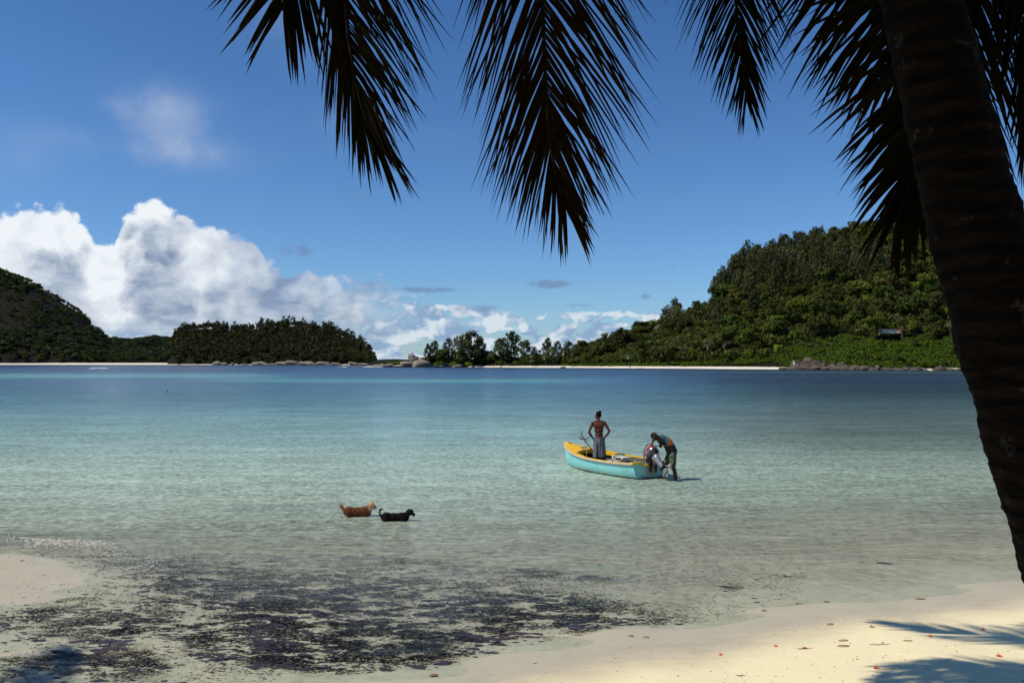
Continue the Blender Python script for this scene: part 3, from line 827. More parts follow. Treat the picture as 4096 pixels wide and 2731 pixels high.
for px, py, s, lab in [(2004, 1395, 1.3, "coconut palm under the thin open tree on the spit"), (2215, 1400, 1.35, "coconut palm left of the broad right-end casuarina"), (2265, 1400, 1.4, "coconut palm in front of the broad right-end casuarina"),
                       (2185, 1425, .8, "short yellowish palm at the middle of the spit shore"), (2130, 1440, .6, "very low palm clump at the spit shore"), (2520, 1420, 1.1, "palm on the low slope above the beach"), (2755, 1440, 1.0, "pale palm standing at the back of the right beach")]:
    d = 560 if px < 2400 else 490
    b = Vector(((px - CX) / F * d, d, 1.0)); hh = max(CAMZ + (HZ - py) / F * d - 1, 2.5)
    o = link("shore_palm", PR['palm'][0]); o.location = b; k = hh / 6.4; o.scale = (max(k, .8), max(k, .8), k); tag(o, lab, "palm tree", "palms on the spit and beach")
its = []
for i in range(420):
    px = random.uniform(1650, 2420); v = Vector(((px - CX) / F * (598 - (px > 2100) * 25), 598 - (px > 2100) * 25 + random.uniform(-4, 14), 1.2)); its.append(('broad', v, random.uniform(.35, .8)))
mass("spit_undergrowth", its, {'broad': (m_broad, 0)}, "dark bushes filling the space under the spit trees", 110, .7)
for px, s, lab in [(1535, 1.5, "left bright green bush on the low rocky islet"), (1565, 1.9, "middle bright green bush on the low rocky islet"), (1600, 1.9, "right bright green bush on the low rocky islet"), (1625, 1.3, "small bush beside the cairn on the rocky islet"), (2005, 2.2, "bright rounded bush on the middle spit shore"), (1877, 1.5, "low yellow-green bush by the spit rocks"), (2072, 1.8, "dull green bush at the spit shore"), (1755, 1.7, "green bush under the left spit casuarinas"), (1810, 1.5, "green bush right of the rocky islet")]:
    d = 612 if px < 1700 else 585
    plant('shrub', Vector(((px - CX) / F * d, d, 1.4)), s, "shore_bush", lab, "bush", "bushes on the islet and spit", .9)
v = Vector(((1660 - CX) / F * 612, 612, 2.2)); plant('casu', v, .42, "lone_tree", "small lone tree on top of the rocky islet", "tree", None)

ORD = ["first", "second", "third", "fourth", "fifth", "sixth", "seventh", "eighth", "ninth", "tenth", "eleventh", "twelfth", "thirteenth", "fourteenth", "fifteenth", "sixteenth", "seventeenth", "eighteenth", "nineteenth", "twentieth"]


def row_label(lst, i, noun, row):
    """size word and place in its row, counted from the nearer end"""
    srt = sorted(range(len(lst)), key=lambda k: lst[k][0]); r_ = srt.index(i); n = len(lst); w_, h_ = lst[i][1], lst[i][2]
    size = "tall" if h_ > w_ * .9 else "low flat" if h_ < w_ * .3 else "large rounded" if w_ > 50 else "small rounded"
    return f"{size} {noun}, {ORD[r_]} from the left {row}" if r_ < (n + 1) // 2 else f"{size} {noun}, {ORD[n - 1 - r_]} from the right {row}"


# ------------------------------------------------------------------ boulders
m_gran, g = newmat("granite")
p = g.pos(); o_ = g.obj()
n1 = g.noise(p, .5, 6, .65); n2 = g.noise(g.map(p, (1, 1, .3)), 1.2, 5, .6)
c = g.mix(g.step(n1, .35, .65), (.055, .045, .038), (.12, .098, .08)); c = g.mix(g.step(n2, .55, .75), c, (.30, .25, .205))
c = g.mix(g.step(g.rnd(), .3, 1.0, 0, .6), c, (.06, .05, .042))
g.out(g.bsdf(c, .9, .2, normal=g.bump(g.noise(p, 1.2, 6, .65), .7, .4)))


m_pale = simple('pale_granite', (.30, .26, .215), .9, .15, var=.5, scale=.7, bump=.5, objspace=False)


def rock_mesh(seed, sub=3):
    bm = bmesh.new(); bmesh.ops.create_icosphere(bm, subdivisions=sub, radius=1)
    for v in bm.verts:
        q = v.co * .9 + Vector((seed * 7.1, 0, 0)); n = mnoise.noise(q) * .42 + mnoise.noise(q * 2.3) * .2 + mnoise.noise(q * 5) * .06
        v.co *= 1 + n
        v.co.x = max(min(v.co.x, .95), -.95)
    me = bpy.data.meshes.new("boulder"); bm.to_mesh(me); bm.free(); me.materials.append(m_gran)
    me.polygons.foreach_set('use_smooth', [True] * len(me.polygons)); return me


RM = [rock_mesh(s) for s in range(7)]; RP = [rock_mesh(s + 20) for s in range(6)]
for r_ in RP: r_.materials[0] = m_pale
BOULD = [(3150, 20, 12, 'a'), (3185, 60, 38, 'a'), (3235, 85, 38, 'a'), (3130, 30, 14, 0), (3270, 50, 26, 0), (3232, 42, 64, 0), (3210, 36, 48, 0), (3262, 46, 58, 0), (3295, 40, 56, 0), (3180, 40, 52, 0), (3310, 50, 22, 0), (3350, 60, 30, 0), (3330, 40, 44, 0), (3385, 44, 32, 0),
                        (3365, 36, 56, 0), (3420, 50, 34, 0), (3400, 30, 14, 0), (3470, 56, 30, 0), (3490, 34, 18, 0), (3512, 26, 34, 0), (3545, 50, 20, 0), (3590, 54, 18, 0), (3622, 30, 24, 0), (3665, 66, 24, 0), (3650, 30, 14, 0), (3700, 24, 10, 0), (3765, 44, 30, 0), (3745, 30, 14, 0), (3800, 36, 14, 0), (3830, 30, 12, 0), (3570, 24, 10, 0), (3440, 30, 12, 0)]
for i_, (px, w_, h_, lab) in enumerate(BOULD):
    d = float(np.interp(px, [3100, 3500, 3900], [414, 356, 340])); hm = h_ / F * d; wm = w_ / F * d * .62
    d2 = d + (6 if h_ > 40 else 0) + (14 if h_ > 90 else 0)
    o = link("boulder", random.choice(RM)); o.location = ((px - CX) / F * d2, d2, hm * .12 if h_ < 60 else hm * .5); o.scale = (wm * .85, wm * .8, hm * .55 if h_ < 60 else hm * .3); o.rotation_euler = (0, 0, random.uniform(-.5, .5))
    tag(o, row_label(BOULD, i_, "brown granite boulder", "along the right shore"), "boulder", "granite boulders along the right-hand shore")
SLABS = [(1420, 60, 14), (1450, 70, 10), (1350, 50, 14), (1300, 70, 22), (1230, 70, 20), (1180, 80, 26), (1130, 60, 18), (1060, 60, 12), (1030, 44, 16), (930, 14, 12), (900, 34, 14), (872, 50, 22), (980, 30, 8), (1270, 40, 10), (1090, 30, 9)]
for i_, (px, w_, h_) in enumerate(SLABS):
    d = float(np.interp(px, [670, 1505], [1258, 1118])); hm = h_ / F * d; wm = w_ / F * d * .6
    o = link("shore_rock", random.choice(RP)); o.location = ((px - CX) / F * d, d, hm * .1); o.scale = (wm * .8, wm * .5, hm * .62); o.rotation_euler = (0, R(random.uniform(5, 16)), random.uniform(-.3, .3))
    tag(o, row_label(SLABS, i_, "pale granite slab", "below the wooded headland"), "rock", "granite slabs below the headland")
ISROCK = [(1490, 50, 8, 1470), (1530, 60, 12, 1466), (1560, 40, 14, 1466), (1600, 60, 10, 1466), (1640, 60, 18, 1460), (1690, 90, 34, 1460), (1660, 36, 26, 1440), (1650, 26, 22, 1430), (1720, 60, 14, 1464), (1760, 60, 14, 1466), (1835, 70, 16, 1466), (1800, 40, 10, 1468), (1870, 40, 8, 1469), (1920, 44, 8, 1470), (1440, 40, 6, 1471), (1375, 40, 5, 1471), (2290, 22, 10, 1470), (2325, 26, 14, 1470), (2250, 20, 6, 1471)]
for i_, (px, w_, h_, py) in enumerate(ISROCK):
    d = 600 if px < 2200 else 545; hm = h_ / F * d; wm = w_ / F * d * .6
    o = link("islet_rock", random.choice(RP)); o.location = ((px - CX) / F * d, d - 4, max(CAMZ + (HZ - py) / F * d, .1)); o.scale = (wm, wm * .6, hm * .8); o.rotation_euler = (0, 0, random.uniform(-.5, .5))
    tag(o, row_label(ISROCK, i_, "weathered rock", "on the rocky islet and spit"), "rock", "rocks on the islet and spit shore")

# ------------------------------------------------------------------ small buildings far off
m_wall = simple("white_plaster", (.55, .50, .43), .8, .2, var=.2, scale=.8, objspace=True)
m_roofr = simple("red_roof", (.30, .09, .05), .8, .2, var=.3, scale=2)
m_dark = simple("dark_opening", (.02, .02, .02), .8, .2)
t, v = right.find(3536, 1350)
hs = empty("hillside_house", v + Vector((0, -5, 2.1)), R(-8)); tag(hs, "low pale house with red-brown end walls above the bright scrub", "house")
mb = MB(); mb.box((0, 0, .7), (9.6, 4, 2.0)); mb.build("wall", m_wall, hs, False)
mb = MB(); mb.box((4.9, -.4, .7), (.8, 4.4, 2.1)); mb.box((-4.2, .6, 2.2), (1.6, 2, 1.2)); mb.build("end_wall", m_roofr, hs, False)
mb = MB(); mb.box((0, 0, 1.78), (10.2, 4.6, .14)); mb.build("roof", m_roofr, hs, False)
mb = MB(); mb.box((-3.9, -2.02, .6), (.7, .08, 1.3)); mb.build("door", m_dark, hs, False)
t, v2 = right.find(3572, 1350)
wt = empty("gate_post", v + Vector((7.2, -3, 0))); tag(wt, "short white post with dark cap right of the hillside house", "post")
mb = MB(); mb.box((0, 0, .8), (.9, .9, 2.0), bev=.05); mb.build("post", m_wall, wt, False); mb = MB(); mb.box((0, 0, 2.6), (.5, .5, 1.7), bev=.05); mb.build("cap", m_trunkfar, wt, False)
d = 407
hu = empty("beach_hut", ((3183 - CX) / F * d, d, 2.0), R(10)); tag(hu, "tiny white-fronted hut among the dark boulders", "hut")
mb = MB(); mb.box((0, 0, 1.1), (2.0, 1.8, 1.6)); mb.build("wall", m_wall, hu, False); mb = MB(); mb.box((0, -.1, 2.0), (2.6, 2.4, .14), rot=Matrix.Rotation(R(8), 3, 'Y')); mb.build("roof", m_wall, hu, False)
mb = MB(); mb.box((-.3, -.93, .9), (.6, .06, 1.2)); mb.build("door", m_dark, hu, False)

# ------------------------------------------------------------------ breaking wave and stake
m_lace = simple('shore_foam', (.78, .75, .64), .5, .3, var=.2, scale=3)
m_foam = simple("foam", (.85, .87, .88), .6, .3, var=.08, scale=3)
mb = MB()
for i in range(60):
    t = i / 59; x_ = -212 + 13 * t + random.uniform(-.2, .2); hh = .75 * (math.sin(math.pi * min(1, t * 1.15 + .02)) ** .35) * random.uniform(.75, 1.1)
    mb.ell((x_, 413 + random.uniform(-.6, .6), .12 + hh * .3), (.55, .8, hh * .62), 8, 6)
fo = mb.build("breaking_wave", m_foam); tag(fo, "small white breaking wave far out on the left, below the white beach", "wave")
mb = MB()
for x0, n_ in ((-100, 12), (-106, 8), (-121, 5)):
    for i in range(n_): mb.ell((x0 + i * .7, 590 + random.uniform(-.3, .3), .08), (.6, .5, .14 + random.uniform(0, .3)), 6, 5)
tag(mb.build("shore_break", m_foam), "thin line of white surf in front of the rocky islet", "wave")
st = empty("stake", P(671, 1570, 93)); st.location.z = 0; tag(st, "thin dark stake sticking out of the open water left of centre", "stake")
mb = MB(); mb.tube([(0, 0, -.5), (.02, 0, .1), (-.02, 0, .28)], [.05, .04, .04], 6); mb.build("stick", m_trunkfar, st)
mb = MB(); mb.ell((.02, 0, .30), (.07, .05, .05), 8, 5); mb.build("stick_top", m_trunkfar, st)

# little curling wavelet on the sandbar
mb = MB(); fx = np.random.default_rng(5)
for i in range(5200):
    x_ = fx.uniform(-16, -5.8); k = min(1, (-5.2 - x_) / 3.5)
    if fx.random() > k * (.55 + .45 * math.sin(x_ * 2.1)): continue
    y_ = float(wavelet_y(x_)) + fx.normal() * .17 - .04; s_ = fx.uniform(.004, .013)
    a = fx.uniform(0, 3.14); V = [(x_ + s_ * 1.7 * math.cos(a + q * 1.57), y_ + s_ * math.sin(a + q * 1.57), .028 + .04 * k * math.exp(-((y_ - float(wavelet_y(x_))) / .2) ** 2) + fx.uniform(0, .012)) for q in range(4)]
    V.append((x_, y_, V[0][2] + s_ * .8)); mb.addm(V, [(0, 1, 4), (1, 2, 4), (2, 3, 4), (3, 0, 4)])
tag(mb.build("wavelet_foam", m_lace, None, False), "glittering foam on the wavelet at the edge of the sandbar", None, None, 'stuff')

# ------------------------------------------------------------------ drifted seaweed on the bottom
m_weed = simple("seaweed", (.034, .027, .044), .7, .3, var=.0, scale=1.5, c2=(.054, .038, .042), objspace=False)


def weed_density(px, py):
    def e(cx, cy, rx, ry, rot=0.0):
        c_, s_ = math.cos(R(rot)), math.sin(R(rot)); dx_, dy_ = px - cx, py - cy; u = (dx_ * c_ + dy_ * s_) / rx; v_ = (-dx_ * s_ + dy_ * c_) / ry
        return np.exp(-(u * u + v_ * v_) ** 1.5)
    d_ = .85 * e(1640, 2480, 700, 165, 1) + .55 * e(1250, 2440, 900, 170, 2) + .50 * e(450, 2600, 700, 110) + .42 * e(900, 2240, 750, 75, 3) + .35 * e(1250, 2120, 420, 35, 2) + .8 * e(2150, 2420, 520, 75, 8) + .6 * e(1100, 2340, 500, 80, 4) + .24 * e(650, 2560, 650, 130) + .24 * e(300, 2480, 350, 90) + 1.0 * e(520, 2090, 190, 28, 3) + .9 * e(800, 2125, 300, 30, 4) + .5 * e(1150, 2090, 300, 45) + .55 * e(330, 2470, 220, 30, 10)
    d_ += .8 * e(1750, 2235, 380, 22, 6) + .8 * e(2250, 2280, 240, 20, 5) + 1.2 * e(3480, 2230, 80, 14, 3) + 1.1 * e(2925, 2330, 38, 12) + .6 * e(1900, 1870, 60, 8) + .9 * e(80, 1997, 120, 8) + .7 * e(1420, 1942, 30, 5) + .5 * e(2350, 2230, 70, 10) + .35 * e(800, 2640, 700, 60) + .6 * e(3150, 2290, 60, 10)
    d_ += .045 * (py > 1960) * (px < 3200)
    return d_


mb = MB(); rr = np.random.default_rng(3); n_ok = 0
PX = rr.uniform(-250, 3700, 140000); PY = np.where(rr.random(140000) < .3, rr.uniform(1860, 2735, 140000), rr.uniform(2180, 2735, 140000))
YW = CAMZ * F / (PY - HZ); XW = (PX - CX) / F * YW; ZB = ground(XW, YW)
DN = weed_density(PX, PY) * (.15 + .85 * (vnoise(XW, YW * 2.4, 3.4, 6) > .06)) * (.30 + .70 * (vnoise(XW, YW * 2.0, 1.1, 16) > -.05)) * np.where(ZB > -.004, .12, 1)
ok = (rr.random(140000) < DN) & (ZB < .16) & ((ZB < -.004) | (XW < -2.5))
for x_, y_, zb, dn in list(zip(XW[ok], YW[ok], ZB[ok], DN[ok]))[:2600]:
    x_, y_, zb, dn = float(x_), float(y_), float(zb), float(dn); wetw = zb < -.004
    big = rr.random() < min(dn, 1) * .35
    s_ = rr.uniform(.028, .060) if big and wetw else rr.uniform(.007, .026); k = 8; zlim = -.004 if wetw else 9; ph = rr.uniform(-.25, .25) - .12
    V = [(x_, y_, min(zb + s_ * .35, zlim))]
    for ring, rad in ((1, .55), (2, 1.0)):
        for q in range(k):
            a = 6.283 * q / k; r_ = s_ * rad * (1 + rr.uniform(-.5, .5)); u = r_ * 1.9 * math.cos(a); v_ = r_ * .85 * math.sin(a)
            V.append((x_ + u * math.cos(ph) - v_ * math.sin(ph), y_ + u * math.sin(ph) + v_ * math.cos(ph), min(zb + (s_ * .25 if ring == 1 else .002), zlim + .001)))
    Fs = [(0, 1 + q, 1 + (q + 1) % k) for q in range(k)] + [(1 + q, 1 + k + q, 1 + k + (q + 1) % k, 1 + (q + 1) % k) for q in range(k)]
    mb.addm(V, Fs)
tag(mb.build("seaweed_clumps", m_weed), "larger clumps of dark seaweed among the drifted litter", None, None, 'stuff')
NW = 520000
PX = rr.uniform(-300, 3300, NW); PY = np.where(rr.random(NW) < .25, rr.uniform(1960, 2735, NW), rr.uniform(2200, 2735, NW)); YW = CAMZ * F / (PY - HZ); XW = (PX - CX) / F * YW; ZB = ground(XW, YW)
n1_ = vnoise(XW, YW * 2.2, 3.2, 6); n2_ = vnoise(XW, YW * 2.0, 1.0, 16); n3_ = vnoise(XW, YW * 2.6, 9.0, 26); n4_ = vnoise(XW, YW * 3, 24.0, 31)
DN = np.clip(weed_density(PX, PY), 0, 1.3) * np.clip(.48 + 1.5 * n1_ + .7 * n2_ + .9 * n3_ + .5 * n4_, .02, 1.0) * np.where(ZB > -.004, .10, 1) * .95
ok = (rr.random(NW) < DN) & (ZB < .14) & ((ZB < -.004) | (XW < -2.5)); x_, y_, zb = XW[ok], YW[ok], ZB[ok]; k_ = len(x_)
sz = rr.uniform(.006, .020, k_) * (.7 + y_ * .035); th = rr.normal(0, .5, k_) - .12; th2 = th + rr.uniform(1.1, 2.0, k_); l2 = sz * rr.uniform(.22, .5, k_); up_ = rr.uniform(.003, .016, k_)
A_ = np.stack([np.cos(th) * sz * 1.5, np.sin(th) * sz * 1.5, up_ * .3], 1); B_ = np.stack([np.cos(th2) * l2, np.sin(th2) * l2, -up_ * .3], 1); C0 = np.stack([x_, y_, np.where(zb < -.004, np.minimum(zb + .012, -.006), zb + .004)], 1)
V = np.stack([C0 - A_, C0 - B_, C0 + A_, C0 + B_], 1); wet_ = (zb < -.004)[:, None]; V[:, :, 2] = np.where(wet_, np.minimum(V[:, :, 2], -.003), V[:, :, 2]); print("weed flakes", k_)
tag(link("seaweed", mesh_np("seaweed", V.reshape(-1, 3), np.arange(k_ * 4).reshape(-1, 4), m_weed)), "fine dark drifted seaweed and leaf litter spread through the shallows", None, None, 'stuff')

# ------------------------------------------------------------------ boat
m_aqua, g = newmat("aqua_hull_paint")
o_ = g.obj(); x_, y_, z_ = g.sep(o_)
n = g.noise(g.map(o_, (1, 1, 2.5)), 2.2, 6, .65)
c = g.mix(g.step(n, .42, .72), (.27, .66, .69), (.19, .54, .57))
sc1 = g.step(g.noise(g.map(o_, (1.4, 1.4, 5)), 6, 6, .78), .54, .66)
c = g.mix(g.mul(sc1, .6), c, (.50, .60, .56))
c = g.mix(g.mul(g.step(g.add(z_, g.mul(g.sub(n, .5), .16)), .16, .03), .45), c, (.26, .36, .26))
c = g.mix(g.step(g.add(z_, g.mul(g.sub(n, .5), .05)), .050, .030), c, (.055, .030, .022))
g.out(g.bsdf(c, .5, .4, normal=g.bump(g.noise(o_, 20, 4, .6), .15, .01)))
m_yel = simple("yellow_paint", (.84, .50, .012), .45, .3, var=.14, scale=7, bump=.15)
m_rail, g = newmat("worn_wood_rail"); o_ = g.obj(); n = g.noise(g.map(o_, (2, 14, 14)), 4, 6, .7)
c = g.mix(g.step(n, .35, .65), (.40, .31, .22), (.62, .51, .38)); g.out(g.bsdf(g.mix(g.step(g.noise(o_, 9, 4, .7), .62, .7), c, (.10, .07, .05)), .8, .15, normal=g.bump(n, .5, .01)))
m_white = simple("white_boat_paint", (.66, .67, .62), .5, .4, var=.14, scale=8)
m_inner = simple("grey_bilge_paint", (.11, .125, .14), .6, .3, var=.35, scale=5)
m_black = simple("black_plastic", (.010, .010, .012), .4, .3, var=.2, scale=8)
m_steel = simple("rusty_steel", (.07, .055, .045), .6, .5, .4, var=.4, scale=20)
m_rope = simple("rope", (.42, .38, .30), .9, .2, var=.3, scale=30)

HEAD = Vector((-.52, .854, 0)).normalized()
BO = Vector((4.07, 24.36, 0))
boat = empty("motor_boat", BO, math.atan2(HEAD.y, HEAD.x)); tag(boat, "small open wooden boat, aqua hull with yellow deck and rim, afloat in the shallows", "boat")
st_ = [(0, .67, .47, -.10), (.7, .76, .445, -.14), (1.5, .82, .44, -.16), (2.3, .80, .46, -.16), (3.0, .67, .51, -.14), (3.55, .47, .57, -.09), (3.95, .27, .63, 0.0), (4.2, .12, .67, .14), (4.32, .02, .70, .30)]
SP = catmull([Vector((a, b, c_)) for a, b, c_, d_ in st_], 45); SK = [v.x for v in catmull([Vector((d_, 0, 0)) for a, b, c_, d_ in st_], 45)]


def hull_sec(i, inset=0.0):
    x_, b, gz_ = SP[i]; k = SK[i]; b = max(b - inset, .004); k = k + inset * 1.2; top = gz_ - (0 if inset == 0 else .004)
    return [(x_, b * .0, k), (x_, b * .42, k + .025), (x_, b * .72, k + .09), (x_, b * .87, k + .19), (x_, b * .94, k + (top - k) * .62), (x_, b * .985, k + (top - k) * .85), (x_, b, top)]


def hull_shell(inset):
    V = []; Fs = []
    for i in range(45):
        h_ = hull_sec(i, inset); V += [(a, -b, c_) for a, b, c_ in reversed(h_)] + h_[1:]
    w_ = 13
    for i in range(44):
        for k in range(w_ - 1): a = i * w_ + k; Fs.append((a, a + 1, a + w_ + 1, a + w_))
    return V, Fs


mb = MB(); V, Fs = hull_shell(0); mb.addm(V, Fs); mb.build("hull", m_aqua, boat)
mb = MB(); V, Fs = hull_shell(.03); mb.addm(V, [tuple(reversed(f)) for f in Fs]); mb.build("inner_hull", m_inner, boat)
# floor boards
for j in range(7):
    mb = MB(); y0 = -.48 + j * .16; L = 3.3 if abs(y0) < .3 else 2.6; mb.box((L / 2 + .06, y0, .035), (L, .14, .02), bev=.004); mb.build("floor_board", m_inner, boat, False)
# rub rail, both sides
for sgn in (-1, 1):
    pts_ = [Vector((SP[i].x, sgn * (SP[i].y + .012), SP[i].z - .030)) for i in range(45)]; mb = MB(); mb.tube(pts_, .036, 8); mb.build("rub_rail", m_rail, boat)
    # gunwale cap
    V = []; Fs = []
    for i in range(45):
        x_, b, z0 = SP[i]; bi = max(b - .055, 0.0)
        V += [(x_, sgn * (b - .006), z0 - .012), (x_, sgn * (b - .006), z0 + .012), (x_, sgn * bi, z0 + .014), (x_, sgn * bi, z0 - .03)]
    for i in range(44):
        for k in range(4): a = i * 4 + k; b = i * 4 + (k + 1) % 4; Fs.append((a, b, b + 4, a + 4))
    mb = MB(); mb.addm(V, Fs); mb.build("gunwale", m_yel, boat, False)
# foredeck with a hollowed after edge and side wings
V = []; Fs = []; i0 = 30
def edge_x(s): return 2.78 + .34 * (1 - abs(s) ** 2.2)
for i in range(i0, 45):
    x_, b, z0 = SP[i]
    for k in range(13):
        s = -1 + k / 6; fx_ = (i - i0) / (44 - i0); xa = edge_x(s); X_ = xa + (SP[44].x - xa) * fx_
        bb = float(np.interp(X_, [q.x for q in SP], [q.y for q in SP])); zz = float(np.interp(X_, [q.x for q in SP], [q.z for q in SP]))
        V.append((X_, s * max(bb - .02, .003), zz + .016 + .03 * (1 - s * s)))
for i in range(44 - i0):
    for k in range(12): a = i * 13 + k; Fs.append((a, a + 13, a + 14, a + 1))
n0 = len(V)
for k in range(13): V.append((V[k][0], V[k][1] * .98, V[k][2] - .12))
for k in range(12): Fs.append((k, k + 1, n0 + k + 1, n0 + k))
mb = MB(); mb.addm(V, Fs); mb.build("foredeck", m_yel, boat, False)
# inner yellow shelf along the side forward
for sgn in (-1, 1):
    V = []; Fs = []
    for q, x_ in enumerate(np.linspace(2.15, 2.95, 10)):
        bb = float(np.interp(x_, [r_.x for r_ in SP], [r_.y for r_ in SP])); zz = float(np.interp(x_, [r_.x for r_ in SP], [r_.z for r_ in SP])); y1 = bb - .055 - .10 * min(1, q / 3)
        V += [(x_, sgn * (bb - .04), zz + .004), (x_, sgn * y1, zz + .006), (x_, sgn * y1, zz - .10), (x_, sgn * (bb - .05), zz - .10)]
    for q in range(9):
        for k in range(4): a = q * 4 + k; b = q * 4 + (k + 1) % 4; Fs.append((a, b, b + 4, a + 4))
    Fs += [(0, 1, 2, 3), (36, 39, 38, 37)]
    mb = MB(); mb.addm(V, Fs); mb.build("side_shelf", m_yel, boat, False)
# transom with motor cut-out
h0 = hull_sec(0)
out = [(-y_, z_) for _, y_, z_ in reversed(h0)] + [(y_, z_) for _, y_, z_ in h0[1:]]
top = [(.36, .47), (.29, .385), (-.29, .385), (-.36, .47)]
poly = out + top; n = len(poly)
V = [(-.03, a, b) for a, b in poly] + [(.035, a, b) for a, b in poly]
bm = bmesh.new(); vs = [bm.verts.new(v) for v in V]; bm.faces.new(vs[:n]); bm.faces.new(list(reversed(vs[n:])))
for i in range(n): bm.faces.new((vs[i], vs[n + i], vs[n + (i + 1) % n], vs[(i + 1) % n]))
bmesh.ops.recalc_face_normals(bm, faces=bm.faces[:]); me = bpy.data.meshes.new("transom"); bm.to_mesh(me); bm.free(); me.materials.append(m_aqua); link("transom", me, boat)
mb = MB(); tl = [(.70, .485), (.37, .485), (.295, .40), (-.295, .40), (-.37, .485), (-.70, .485)]
for (a, b), (c_, d_) in zip(tl, tl[1:]):
    L = math.hypot(c_ - a, d_ - b); ang_ = math.atan2(d_ - b, -(c_ - a)); mb.box((0, (a + c_) / 2, (b + d_) / 2 - .012), (.10, L + .012, .05), rot=Matrix.Rotation(-ang_, 3, 'X'))
mb.build("transom_rim", m_yel, boat, False)
m_pad = simple("pale_worn_plate", (.44, .43, .30), .7, .3, var=.35, scale=14)
mb = MB(); mb.box((-.040, .02, .23), (.018, .34, .26), bev=.004); mb.build("motor_pad", m_pad, boat, False)
for y_ in (.30, -.42):
    mb = MB(); mb.tube([(-.028, y_, .06), (-.055, y_, .06)], [.035, .03], 12); mb.build("drain_plug", m_rail if y_ > 0 else m_steel, boat)
for y_, z_ in ((.58, .52), (-.58, .52)):
    mb = MB(); mb.ell((.0, y_, z_), (.03, .03, .03), 10, 6); mb.build("corner_knob", m_yel, boat)
# seats
mb = MB(); mb.box((1.95, 0, .30), (.30, 1.44, .03), bev=.006); mb.build("thwart", m_white, boat, False)
mb = MB(); mb.box((2.06, -.42, .36), (.05, .42, .22), bev=.006); mb.box((1.83, -.45, .42), (.42, .38, .02), bev=.004); mb.build("seat_box", m_white, boat, False)
mb = MB(); mb.box((.62, 0, .27), (.34, 1.28, .03), bev=.006); mb.box((.46, 0, .18), (.03, 1.1, .16)); mb.build("thwart", m_white, boat, False)
for sgn in (-1, 1):
    mb = MB(); mb.box((.24, sgn * .46, .37), (.38, .24, .16), bev=.012); mb.build("stern_locker", m_white, boat, False)
mb = MB(); mb.box((1.30, .3, .24), (.03, .03, .42)); mb.box((1.30, .3, .44), (.12, .03, .03)); mb.build("oar_post", m_white, boat, False)
mb = MB(); mb.tube([(1.62, -.15, .30), (1.50, -.22, .46)], .015, 6); mb.build("seat_strut", m_white, boat)
for x_, sgn in ((.85, 1), (4.05, .2)):
    zz = float(np.interp(x_, [r_.x for r_ in SP], [r_.z for r_ in SP])); bb = float(np.interp(x_, [r_.x for r_ in SP], [r_.y for r_ in SP])); yy = sgn * (bb - .04) if x_ < 3 else .02
    mb = MB(); mb.box((x_, yy, zz + .035), (.03, .03, .04)); mb.tube([(x_ - .08, yy, zz + .07), (x_ - .03, yy, zz + .055), (x_ + .03, yy, zz + .055), (x_ + .08, yy, zz + .07)], .012, 6); mb.build("cleat", m_steel, boat)

# grapnel anchor on the foredeck and its rope
def B2W(x_, y_, z_=0.0): return BO + HEAD * x_ + Vector((-HEAD.y, HEAD.x, 0)) * y_ + Vector((0, 0, z_))
an = empty("anchor", B2W(3.25, .0, .60), boat.rotation_euler.z); an.scale = (.85, .85, .85); tag(an, "rusty grapnel anchor lying with its prongs up on the yellow foredeck", "anchor")
mb = MB(); mb.tube([(-.42, .02, .02), (.05, 0, .36)], .018, 8); mb.build("shank", m_steel, an)
for a, dz_ in ((0, 0), (90, .02), (180, 0), (270, -.02)):
    c_, s_ = math.cos(R(a)), math.sin(R(a)); u = Vector((-.62, 0, .78)); w_ = Vector((.78, 0, .62)); q = Vector((0, 1, 0)); e = w_ * c_ + q * s_; b0 = Vector((.05, 0, .36))
    mb = MB(); mb.tube([b0, b0 + e * .14 + u * -.03, b0 + e * .23 + u * .06, b0 + e * .26 + u * .17], [.022, .020, .018, .008], 7); mb.build("prong", m_steel, an)
mb = MB(); mb.tube([(-.42 + .035 * math.cos(t), .02, .02 + .035 * math.sin(t)) for t in np.linspace(0, 6.28, 14)], .007, 5); mb.build("ring", m_steel, an)
rp = empty("rope", B2W(3.0, .1, .60), boat.rotation_euler.z); tag(rp, "pale rope looped on the foredeck and hanging over its inner edge", "rope")
pts_ = []
for t in np.linspace(0, 1, 50): pts_.append(((.05 + .09 * math.cos(t * 25)) * 1.0 + .08 * t, .08 * math.sin(t * 25) + .1 * t, .045 + .02 * math.sin(t * 9)))
mb = MB(); mb.tube(pts_, .010, 6); mb.build("coil", m_rope, rp)
mb = MB(); mb.tube(catmull([(.05, .05, .03), (-.14, .12, .03), (-.20, .15, -.12), (-.19, .14, -.38), (-.15, .10, -.5)], 18), .010, 6)
mb.tube(catmull([(-.10, -.14, .03), (-.22, -.18, -.02), (-.24, -.24, -.16), (-.21, -.16, -.22), (-.20, -.12, -.1), (-.2, -.16, .02), (-.2, -.16, -.3)], 26), .010, 6); mb.build("hanging_loop", m_rope, rp)

# ------------------------------------------------------------------ outboard motor, tilted up
m_cowl = simple("dark_cowling", (.030, .030, .038), .22, .6, var=.15, scale=4, coat=.5)
m_silver = simple("silver_leg", (.36, .37, .40), .28, .6, .45, var=.25, scale=6)
m_red = simple("red_decal", (.55, .015, .03), .4, .4)
m_gold = simple("pale_gold_decal", (.42, .38, .24), .4, .4)
m_prop = simple("pale_grey_prop", (.40, .40, .38), .5, .3)
m_decw = simple("white_decal", (.75, .76, .76), .4, .4)
TH = R(48)
mot = empty("outboard_motor", B2W(-.09, -.03, .40)); mot.rotation_mode = 'XYZ'
